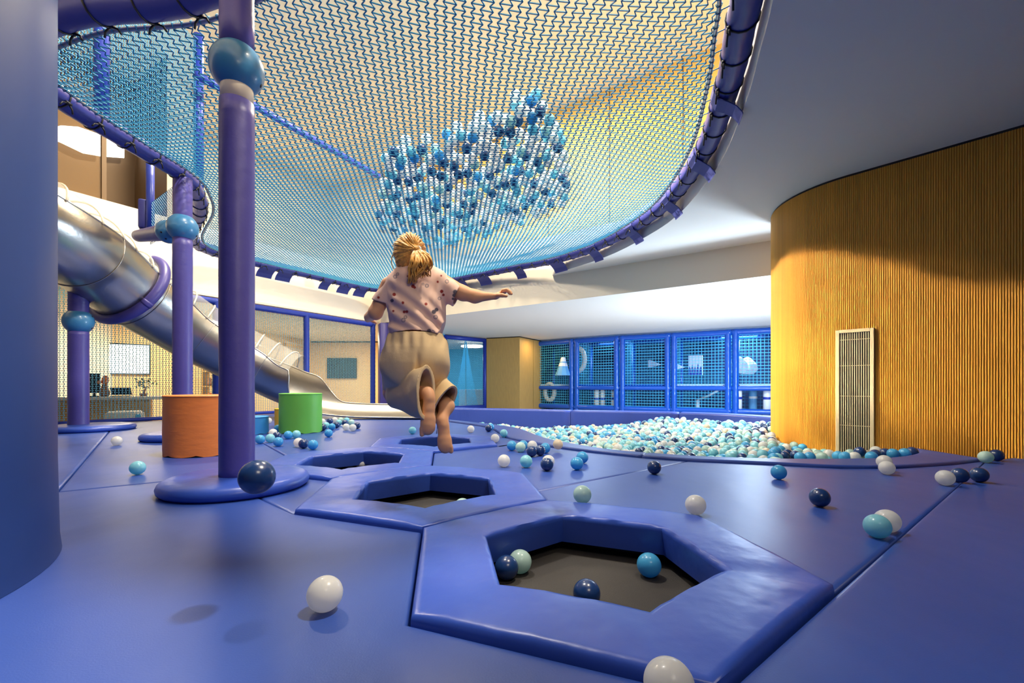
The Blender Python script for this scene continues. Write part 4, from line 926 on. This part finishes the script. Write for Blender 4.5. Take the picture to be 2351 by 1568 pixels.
# ------------------------------------------------------------------ the jumping girl
class Field:                                                             # signed distance volume, turned into one continuous surface
    def __init__(s, lo, hi, h):
        s.lo, s.h = np.array(lo, float), h; s.n = np.ceil((np.array(hi)-s.lo)/h).astype(int)+1
        s.ax = [s.lo[i]+h*np.arange(s.n[i]) for i in range(3)]; s.D = np.full(s.n, .2, np.float32)
    def sub(s, lo, hi):
        i0 = np.clip(((np.array(lo)-s.lo)/s.h).astype(int), 0, s.n-1); i1 = np.clip(((np.array(hi)-s.lo)/s.h).astype(int)+2, 1, s.n)
        sl = tuple(slice(a, b) for a, b in zip(i0, i1)); return sl, [s.ax[i][sl[i]].reshape([-1 if j == i else 1 for j in range(3)]) for i in range(3)]
    def put(s, sl, d, k, cut=False):
        D = s.D[sl]
        if cut: d = -d; h = np.maximum(k-np.abs(D-d), 0)/k; s.D[sl] = np.maximum(D, d)+h*h*k/4
        else: h = np.maximum(k-np.abs(D-d), 0)/k; s.D[sl] = np.minimum(D, d)-h*h*k/4
    def cone(s, a, b, ra, rb, k=.02, fl=None, cut=False, m=.06):
        a, b = np.array(a[:], float), np.array(b[:], float); r = max(ra, rb)+m; sl, (x, y, z) = s.sub(np.minimum(a, b)-r, np.maximum(a, b)+r); e = b-a
        X, Y, Z = x-a[0], y-a[1], z-a[2]; t = np.clip((X*e[0]+Y*e[1]+Z*e[2])/max(e @ e, 1e-9), 0, 1); dx, dy, dz = X-t*e[0], Y-t*e[1], Z-t*e[2]
        if fl is not None:                                               # flattened along a direction
            f, q = np.array(fl[0], float), fl[1]; f /= np.linalg.norm(f); p = dx*f[0]+dy*f[1]+dz*f[2]; d2 = dx*dx+dy*dy+dz*dz-p*p+(p/q)**2
        else: d2 = dx*dx+dy*dy+dz*dz
        d = (np.sqrt(d2)-(ra+(rb-ra)*t)); d = d*(fl[1] if fl is not None and False else 1); s.put(sl, d.astype(np.float32), k, cut)
    def ell(s, c, r, k=.02, R=None, cut=False, m=.05):
        c = np.array(c[:], float); q = max(r)+m; sl, (x, y, z) = s.sub(c-q, c+q); X, Y, Z = np.broadcast_arrays(x-c[0], y-c[1], z-c[2])
        if R is not None: R = np.array(R); X, Y, Z = (R[0, i]*0+R[0][i]*0 for i in range(3)) if False else (R[0][0]*X+R[1][0]*Y+R[2][0]*Z, R[0][1]*X+R[1][1]*Y+R[2][1]*Z, R[0][2]*X+R[1][2]*Y+R[2][2]*Z)
        k0 = np.sqrt((X/r[0])**2+(Y/r[1])**2+(Z/r[2])**2); k1 = np.sqrt((X/r[0]**2)**2+(Y/r[1]**2)**2+(Z/r[2]**2)**2)+1e-6
        s.put(sl, (k0*(k0-1)/k1).astype(np.float32), k, cut)
    def plane(s, p, n_, k=.004):                                         # keep the side the normal points away from
        n_ = np.array(n_, float); n_ /= np.linalg.norm(n_); x, y, z = [a.reshape([-1 if j == i else 1 for j in range(3)]) for i, a in enumerate(s.ax)]
        s.D = np.maximum(s.D, ((x-p[0])*n_[0]+(y-p[1])*n_[1]+(z-p[2])*n_[2]).astype(np.float32))
    def wobble(s, fn): s.D = s.D+fn(*[a.reshape([-1 if j == i else 1 for j in range(3)]) for i, a in enumerate(s.ax)]).astype(np.float32)
    def surface(s):
        D = s.D; neg = D < 0; n = np.array(D.shape)-1; c = [(i, j, k) for i in (0, 1) for j in (0, 1) for k in (0, 1)]
        cut = lambda A, o: A[o[0]:o[0]+n[0], o[1]:o[1]+n[1], o[2]:o[2]+n[2]]
        cnt = sum(cut(neg, o).astype(np.int8) for o in c); act = (cnt > 0) & (cnt < 8); ids = np.argwhere(act); idx = np.full(act.shape, -1, np.int64); idx[act] = np.arange(len(ids))
        acc = np.zeros((len(ids), 3)); w = np.zeros(len(ids))
        val = {o: D[ids[:, 0]+o[0], ids[:, 1]+o[1], ids[:, 2]+o[2]].astype(float) for o in c}
        for o in c:
            for a in range(3):
                if o[a] == 0:
                    q = list(o); q[a] = 1; q = tuple(q); v0, v1 = val[o], val[q]; hit = (v0 < 0) != (v1 < 0); t = np.where(hit, v0/np.where(v0 == v1, 1, v0-v1), 0)
                    p = np.tile(np.array(o, float), (len(ids), 1)); p[:, a] += t; acc[hit] += p[hit]; w[hit] += 1
        V = s.lo+(ids+acc/w[:, None])*s.h; Q = []
        for a in range(3):
            b, c_ = (a+1) % 3, (a+2) % 3; A = neg; sh = [slice(None)]*3; sh2 = [slice(None)]*3; sh[a] = slice(0, -1); sh2[a] = slice(1, None); ch = A[tuple(sh)] != A[tuple(sh2)]; e = np.argwhere(ch)
            e = e[(e[:, b] > 0) & (e[:, c_] > 0) & (e[:, b] < n[b]) & (e[:, c_] < n[c_])]; 
            def g(db, dc): q = e.copy(); q[:, b] += db; q[:, c_] += dc; return idx[q[:, 0], q[:, 1], q[:, 2]]
            F_ = np.stack([g(-1, -1), g(0, -1), g(0, 0), g(-1, 0)], 1); inn = A[e[:, 0], e[:, 1], e[:, 2]]; F_[~inn] = F_[~inn][:, ::-1]; Q.append(F_)
        return V, np.concatenate(Q)
G0 = 1.95
gp = lambda x, y, Y=G0: at(x, y, Y)
girl = thing('person', 'girl with a blond ponytail, pink printed tee and cream trousers jumping over a trampoline', 'person', gp(965, 1040, 1.9)[:])
ppm = F/G0                                                               # photograph pixels per metre at the girl
hc0 = np.array(gp(942, 588, 1.97)[:])
# body: one continuous skin surface
B = Field((gp(815, 600)[0], 1.60, gp(965, 1055, 1.85)[2]), (gp(1185, 600)[0], 2.36, gp(900, 525)[2]), .0032)
B.ell(hc0+(0, 0, .004), (.066, .082, .084), .02); B.ell(hc0+(-.018, .035, -.036), (.048, .055, .052), .03)          # skull, jaw
B.ell(hc0+(-.030, .088, -.022), (.010, .013, .012), .012)                # nose
B.ell(hc0+(-.024, .080, -.050), (.018, .010, .006), .008)                # lips
for sx in (-.052, .004): B.ell(hc0+(sx, .082, .006), (.013, .008, .007), .006)
B.ell(gp(913, 591, 1.975), (.008, .017, .024), .008); B.ell(gp(912, 590, 1.962), (.006, .007, .013), .004, cut=True)
B.ell(gp(977, 588, 1.985), (.008, .017, .024), .008)
B.cone(gp(938, 606, 1.965), gp(950, 640, 1.95), .032, .036, .02)
B.cone(gp(955, 655, 1.955), gp(957, 760, 1.95), .085, .082, .03, ((0, 1, 0), .75)); B.cone(gp(957, 790, 1.95), gp(957, 835, 1.95), .10, .105, .03, ((0, 1, 0), .85))
B.cone(gp(905, 655, 1.95), gp(1005, 648, 1.95), .036, .036, .03)
# left arm, swung down and forward
B.cone(gp(893, 655, 1.95), gp(862, 718, 1.955), .036, .030, .02); B.cone(gp(862, 718, 1.955), gp(842, 731, 2.12), .029, .020, .014); B.cone(gp(842, 731, 2.12), gp(839, 733, 2.17), .022, .022, .012, ((0, 0, 1), .6))
lh = np.array(gp(839, 733, 2.17)[:])
for k in range(4):
    a0 = lh+np.array((-.021+.013*k, .016, .004-.002*abs(k-1.5))); a1 = a0+np.array((-.004+.004*k, .026+.003*(k in (1, 2)), .002)); a2 = a1+np.array((0, .018, -.012)); B.cone(a0, a1, .0078, .0072, .006); B.cone(a1, a2, .0072, .0062, .004)
t0 = lh+np.array((.022, -.012, -.004)); B.cone(t0, t0+np.array((.016, .020, -.006)), .0085, .0075, .008); B.cone(t0+np.array((.016, .020, -.006)), t0+np.array((.020, .040, -.010)), .0075, .0065, .004)
# right arm, stretched out to the side, hand drooping
B.cone(gp(1020, 650, 1.95), gp(1062, 673, 1.95), .037, .031, .02); B.cone(gp(1062, 673, 1.95), gp(1090, 680, 1.95), .030, .0275, .02); B.cone(gp(1090, 681, 1.95), gp(1139, 680, 1.95), .0265, .0135, .02)
B.cone(gp(1139, 680, 1.95), gp(1157, 669, 1.955), .0145, .0165, .012, ((-.4, 0, 1), .72))
for k in range(4):                                                       # knuckle, two bends, fingertip
    Yk = 1.925+.0155*k; L_ = (1, 1.1, 1.06, .86)[k]; b0_ = gp(1155, 667, Yk+.004); b1_ = gp(1155+8*L_, 665.5, Yk); b2_ = gp(1155+14*L_, 669.5, Yk); b3_ = gp(1155+17.5*L_, 674.5, Yk)
    B.cone(b0_, b1_, .0085, .0078, .006); B.cone(b1_, b2_, .0077, .0070, .003); B.cone(b2_, b3_, .0069, .0058, .003)
B.cone(gp(1143, 678, 1.93), gp(1153, 678, 1.905), .010, .0088, .008); B.cone(gp(1153, 678, 1.905), gp(1162, 679.5, 1.897), .0086, .007, .004)
# legs folded back: thigh forward, shank towards the camera, soles seen
B.cone(gp(928, 838, 1.96), gp(905, 900, 2.06), .062, .050, .03); B.cone(gp(905, 900, 2.06), gp(981, 902, 1.80), .044, .026, .02)
B.cone(gp(992, 840, 1.96), gp(985, 885, 2.12), .062, .050, .03); B.cone(gp(985, 885, 2.12), gp(1026, 932, 1.90), .044, .030, .02); B.cone(gp(1026, 932, 1.90), gp(1014, 964, 1.86), .029, .023, .02)
def footp(h_, t_, wd, sx):
    h_, t_ = np.array(h_[:]), np.array(t_[:]); e = t_-h_; n_ = np.array((0, 1, 0)); fl = ((0, 1, .15), .62)
    B.cone(h_, h_+e*.30, .020, .021, .014, ((0, 1, 0), .8)); B.cone(h_+e*.15, h_+e*.72, .020, wd, .016, fl); B.cone(h_+e*.60, h_+e*.82, wd, wd*.92, .012, fl)
    s_ = np.cross(e/np.linalg.norm(e), n_)
    for k in range(5):
        o = (-1+.5*k)*wd*.80*sx; p0 = h_+e*(.82-.015*k)+s_*o; B.cone(p0, p0+e*(.15-.018*k)+np.array((0, .006, 0)), (.0105, .0085, .008, .0075, .007)[k], (.0095, .0072, .0068, .0064, .006)[k], .004)
footp(gp(986, 910, 1.785), gp(981, 1001, 1.77), .0285, 1); footp(gp(1017, 968, 1.855), gp(1023, 1040, 1.845), .0285, -1)
B.cone(gp(981, 902, 1.80), gp(986, 914, 1.785), .025, .020, .012); B.cone(gp(1014, 962, 1.865), gp(1018, 976, 1.853), .023, .020, .012)
V, Fc = B.surface(); mesh('body', V, Fc, M['skin'], girl)
# hair
Hh = Field((hc0[0]-.11, 1.82, hc0[2]-.13), (hc0[0]+.12, 2.10, hc0[2]+.12), .0022)
tie = np.array(gp(957, 573, 1.875)[:])
Hh.ell(hc0+(0, -.006, .007), (.072, .086, .088), .01); Hh.cone(hc0+(-.01, -.045, -.035), hc0+(.022, -.058, -.02), .034, .03, .03); Hh.cone(hc0+(.012, -.06, .015), tie, .03, .016, .03)
def strandy(x, y, z):
    dx, dy, dz = x-tie[0], y-tie[1], z-tie[2]; a = np.arctan2(dz, dx+0*dy); b = np.arctan2(dy, np.sqrt(dx*dx+dz*dz)); return .0011*np.sin(34*a+5*np.sin(3*b))+.0009*np.sin(71*a+2+4*b)+.0012*np.sin(15*a+1)
Hh.wobble(strandy)
Hh.ell(hc0+(-.028, .085, -.035), (.062, .062, .075), .01, cut=True); Hh.ell(gp(908, 606, 1.96), (.020, .045, .030), .012, cut=True); Hh.plane(hc0+(0, 0, -.062), (0.1, .5, -1))
V, Fc = Hh.surface(); hair = mesh('hair', V, Fc, M['hair'], girl)
mb = MB()
for k in range(120):                                                     # ponytail of fine locks
    a = random.uniform(0, 2*math.pi); r_ = random.random()**.5; sp = Vector((math.cos(a)*r_, 0, math.sin(a)*r_)); end = random.random()
    bx, by = 966+22*sp.x+random.uniform(-3, 3), 590+10*sp.z
    ex_, ey_ = (938+random.uniform(-3, 18), 652-random.uniform(0, 14)) if end < .55 else (975+random.uniform(-12, 16), 640-random.uniform(0, 24))
    yy = 1.868-.03*(sp.z+1)*.5-random.random()*.012
    P_ = [Vector(tie)+sp*.008, gp(bx, by, yy-.012), gp(bx+(ex_-bx)*.35+random.uniform(-4, 4)+6*sp.x, by+(ey_-by)*.45, yy-.008), gp(bx+(ex_-bx)*.72+random.uniform(-4, 4), by+(ey_-by)*.75, yy-.004+.002), gp(ex_, ey_, 1.852)]
    Q = spline(P_, 5); n = len(Q); mb.tube(Q, [.0042*(1-.75*(i/n)**2) for i in range(n)], 5)
mb.build('ponytail', M['hair'], hair)
mb = MB()
for k in range(26):                                                      # loose locks over the cap
    a = random.uniform(.2, 2.9); P_ = [Vector(hc0)+Vector((.074*math.cos(a), -.035+.02*random.random(), .012+.088*math.sin(a)*.97))]; P_ += [P_[0].lerp(Vector(tie), .5)+Vector((0, -.028, .008*math.sin(a))), Vector(tie)]
    mb.tube(spline(P_, 5), .0022, 5)
mb.tube(spline([gp(907, 578, 1.95), gp(900, 590, 1.94), gp(899, 604, 1.94), gp(903, 618, 1.94)], 5), [.0022]*8+[.0018]*8, 5); mb.build('loose_lock', M['hair'], hair)
mb = MB(); mb.tube([Vector(tie)+Vector((.016*math.cos(t), -.004+.004*math.sin(t), .013*math.sin(t))) for t in np.linspace(0, 2*math.pi, 17)[:-1]], .0055, 8, True); mb.build('hair_tie', M['tie'], hair)
# tee
Ts = Field((gp(845, 650)[0], 1.80, gp(950, 785)[2]), (gp(1075, 650)[0], 2.10, gp(950, 598)[2]), .0026)
fl = ((0, 1, 0), .74)
Ts.cone(gp(930, 648, 1.955), gp(985, 645, 1.955), .062, .060, .03, fl); Ts.cone(gp(955, 660, 1.95), gp(958, 712, 1.945), .112, .116, .04, fl); Ts.cone(gp(958, 712, 1.945), gp(958, 775, 1.94), .115, .127, .04, fl)
Ts.cone(gp(948, 622, 1.955), gp(950, 640, 1.95), .040, .055, .02)
Ts.cone(gp(908, 655, 1.95), gp(871, 697, 1.95), .046, .040, .03); Ts.cone(gp(1006, 648, 1.95), gp(1052, 681, 1.95), .048, .049, .03)
dn = lambda p_, q_: np.array(q_[:])-np.array(p_[:])
Ts.cone(gp(885, 680, 1.95), gp(860, 708, 1.95), .034, .036, .004, cut=True); Ts.cone(gp(1036, 671, 1.95), gp(1066, 690, 1.95), .038, .044, .004, cut=True)
def folds(x, y, z):
    u = (x-gp(905, 690)[0]); w2 = z-gp(905, 690)[2]; back = np.clip((1.95-y)/.05, 0, 1)
    d1 = w2+.55*u+1.2*u*u; f = .0042*np.sin(d1*95+1.0)*np.exp(-((w2+.55*u+.02)/.11)**2)*np.clip(u/.03+.6, 0, 1)
    g = .0035*np.sin((u*1.25-w2*.3)*85)*np.exp(-((u-.19)/.06)**2)
    h_ = .004*np.sin((w2+.35*u+.14)*120)*np.exp(-((w2+.35*u+.14)/.05)**2)
    return -(f*1.7+g*1.5+h_*1.5)*back-.0012*np.sin(x*70)*np.sin(z*60)
Ts.wobble(folds)
xl, xr = gp(896, 770), gp(1020, 776)
zh = lambda x: np.interp((x-gp(896, 700)[0])*ppm, [0, 14, 60, 95, 124], [gp(0, 776)[2], gp(0, 768)[2], gp(0, 763)[2], gp(0, 766)[2], gp(0, 772)[2]])
Ts.D = np.maximum(Ts.D, (zh(Ts.ax[0]).reshape(-1, 1, 1)-Ts.ax[2].reshape(1, 1, -1)).astype(np.float32)+0*Ts.ax[1].reshape(1, -1, 1))
Ts.D = np.maximum(Ts.D, (lambda x, y, z: (x-gp(858, 691)[0])*-.25+(z-gp(858, 691)[2])*-1-.0*y)(*[a.reshape([-1 if j == i else 1 for j in range(3)]) for i, a in enumerate(Ts.ax)]).astype(np.float32)*np.where(Ts.ax[0] < gp(890, 0)[0], 1, 0).reshape(-1, 1, 1)+np.where(Ts.ax[0] < gp(890, 0)[0], 0, -.2).reshape(-1, 1, 1).astype(np.float32))
e_ = np.array((gp(1040, 701)[0]-gp(1059, 657)[0], 0, gp(1040, 701)[2]-gp(1059, 657)[2])); Ts.plane(gp(1059, 657), (-e_[2], 0, e_[0]))
Ts.plane(gp(946, 614, 1.955), (-.12, .25, 1))
V, Fc = Ts.surface(); tee = mesh('tee', V, Fc, M['tee'], girl)
base = np.array(srgb(236, 198, 182)); colr = np.tile(base, (len(V), 1)); vx = CX+V[:, 0]/V[:, 1]*F; vy = HZ-(V[:, 2]-H)/V[:, 1]*F; bk = V[:, 1] < 1.97
for x, y, r, c_ in [(925, 695, 3.2, 'r'), (978, 698, 3.4, 'r'), (905, 676, 4, 'r'), (948, 657, 4.2, 'r'), (952, 660, 3, 'r'), (1005, 647, 2.6, 'r'), (1013, 633, 2.2, 'r'), (903, 714, 2.6, 'r'), (928, 716, 3.4, 'r'), (934, 715.5, 3.4, 'r'), (869, 683, 3, 'r'), (964, 761, 3.5, 'r'), (1014, 669, 4, 'r'), (1018, 677, 3, 'r'), (936, 634, 2, 'r'),
                     (907, 635, 4.6, 'g'), (913, 629, 3.4, 'g'), (926, 735, 5, 'g'), (931, 728, 4, 'g'), (980, 656, 4.6, 'g'), (971, 652, 3, 'g'), (996, 716, 5, 'k'), (1002, 711, 4.5, 'k'), (1000, 728, 5, 'g'), (1045, 670, 5, 'k'), (1043, 678, 4.5, 'k'), (1040, 686, 3, 'k'), (1026, 646, 4.6, 'g'), (985, 760, 5, 'k'), (994, 762, 4, 'g'), (900, 690, 4, 'k'), (1009, 685, 4, 'g')]:
    d = np.hypot(vx-x, vy-y); m_ = np.clip((r+.5-d), 0, 1)*bk; m_ = m_*(1-.75*((d < r-1.6) & (c_ in 'gk')) if c_ == 'g' else 1)
    cc_ = np.array({'r': srgb(150, 40, 36), 'g': srgb(132, 118, 128), 'k': srgb(86, 78, 92)}[c_]); colr = colr*(1-m_[:, None])+cc_*m_[:, None]
at_ = tee.data.color_attributes.new('print', 'FLOAT_COLOR', 'POINT'); at_.data.foreach_set('color', np.concatenate([colr, np.ones((len(V), 1))], 1).ravel())
# wide trousers with open hems
Tr = Field((gp(865, 800)[0], 1.70, gp(950, 985, 1.85)[2]), (gp(1075, 800)[0], 2.32, gp(950, 757)[2]), .003)
fl = ((0, 1, 0), .80)
Tr.cone(gp(958, 770, 1.945), gp(957, 800, 1.945), .104, .128, .04, fl); Tr.cone(gp(955, 800, 1.945), gp(953, 835, 1.945), .125, .134, .05, ((0, 1, 0), .85)); Tr.ell(gp(985, 828, 1.90), (.075, .07, .075), .04); Tr.ell(gp(930, 832, 1.91), (.085, .07, .08), .04)
Tr.cone(gp(925, 838, 1.95), gp(912, 893, 2.08), .088, .068, .05); Tr.cone(gp(990, 842, 1.95), gp(985, 884, 2.10), .075, .068, .04)
def shank(k, h_, r0, r1, fl, cut, nrm, kk):                              # one open trouser leg, hollow, cut off at its hem
    k, h_ = np.array(k[:]), np.array(h_[:]); a = h_-k; f = Field(Tr.lo, Tr.lo+(Tr.n-1)*Tr.h, Tr.h); f.n = Tr.n; f.ax = Tr.ax; f.D = np.full(Tr.n, .2, np.float32)
    f.cone(k, h_+a*.25, r0, r1, .006, fl)
    f.wobble(lambda x, y, z: -.0022*np.sin((x*.8+z)*58+2)*np.sin(y*31)-.0025*np.sin((z*1.1-x*.5)*52))
    f.cone(k+a*.35, h_+a*.40, cut[0], cut[1], .006, (fl[0], cut[2]), cut=True); f.plane(h_, nrm)
    h = np.maximum(kk-np.abs(Tr.D-f.D), 0)/kk; Tr.D = np.minimum(Tr.D, f.D)-h*h*kk/4
Tr.wobble(lambda x, y, z: -.0045*np.sin((x-gp(957, 0)[0])*150)*np.exp(-((z-gp(0, 780)[2])/.04)**2)-.0022*np.sin((x*.8+z)*48)*np.sin(y*31)+.010*np.exp(-((x-gp(972, 0)[0])/.010)**2)*np.exp(-((z-gp(0, 842)[2])/.045)**2)*(y < 1.93))
la = dn(gp(906, 904, 1.96), gp(979, 902, 1.765)); ra_ = dn(gp(990, 882, 2.05), gp(1022, 928, 1.865))
shank(gp(990, 882, 2.05), gp(1022, 928, 1.865), .060, .100, (np.cross(ra_, (-.46, 0, -.89)), .60), (.050, .096, .55), (.80, -.42, -.43), .012)
shank(gp(906, 904, 1.96), gp(979, 902, 1.765), .066, .125, (np.cross(la, (0, 0, 1)), .44), (.050, .120, .38), (.80, -.60, -.02), .006)
Tr.plane(gp(958, 767), (0, 0, 1))
V, Fc = Tr.surface(); mesh('trousers', V, Fc, M['trouser'], girl)
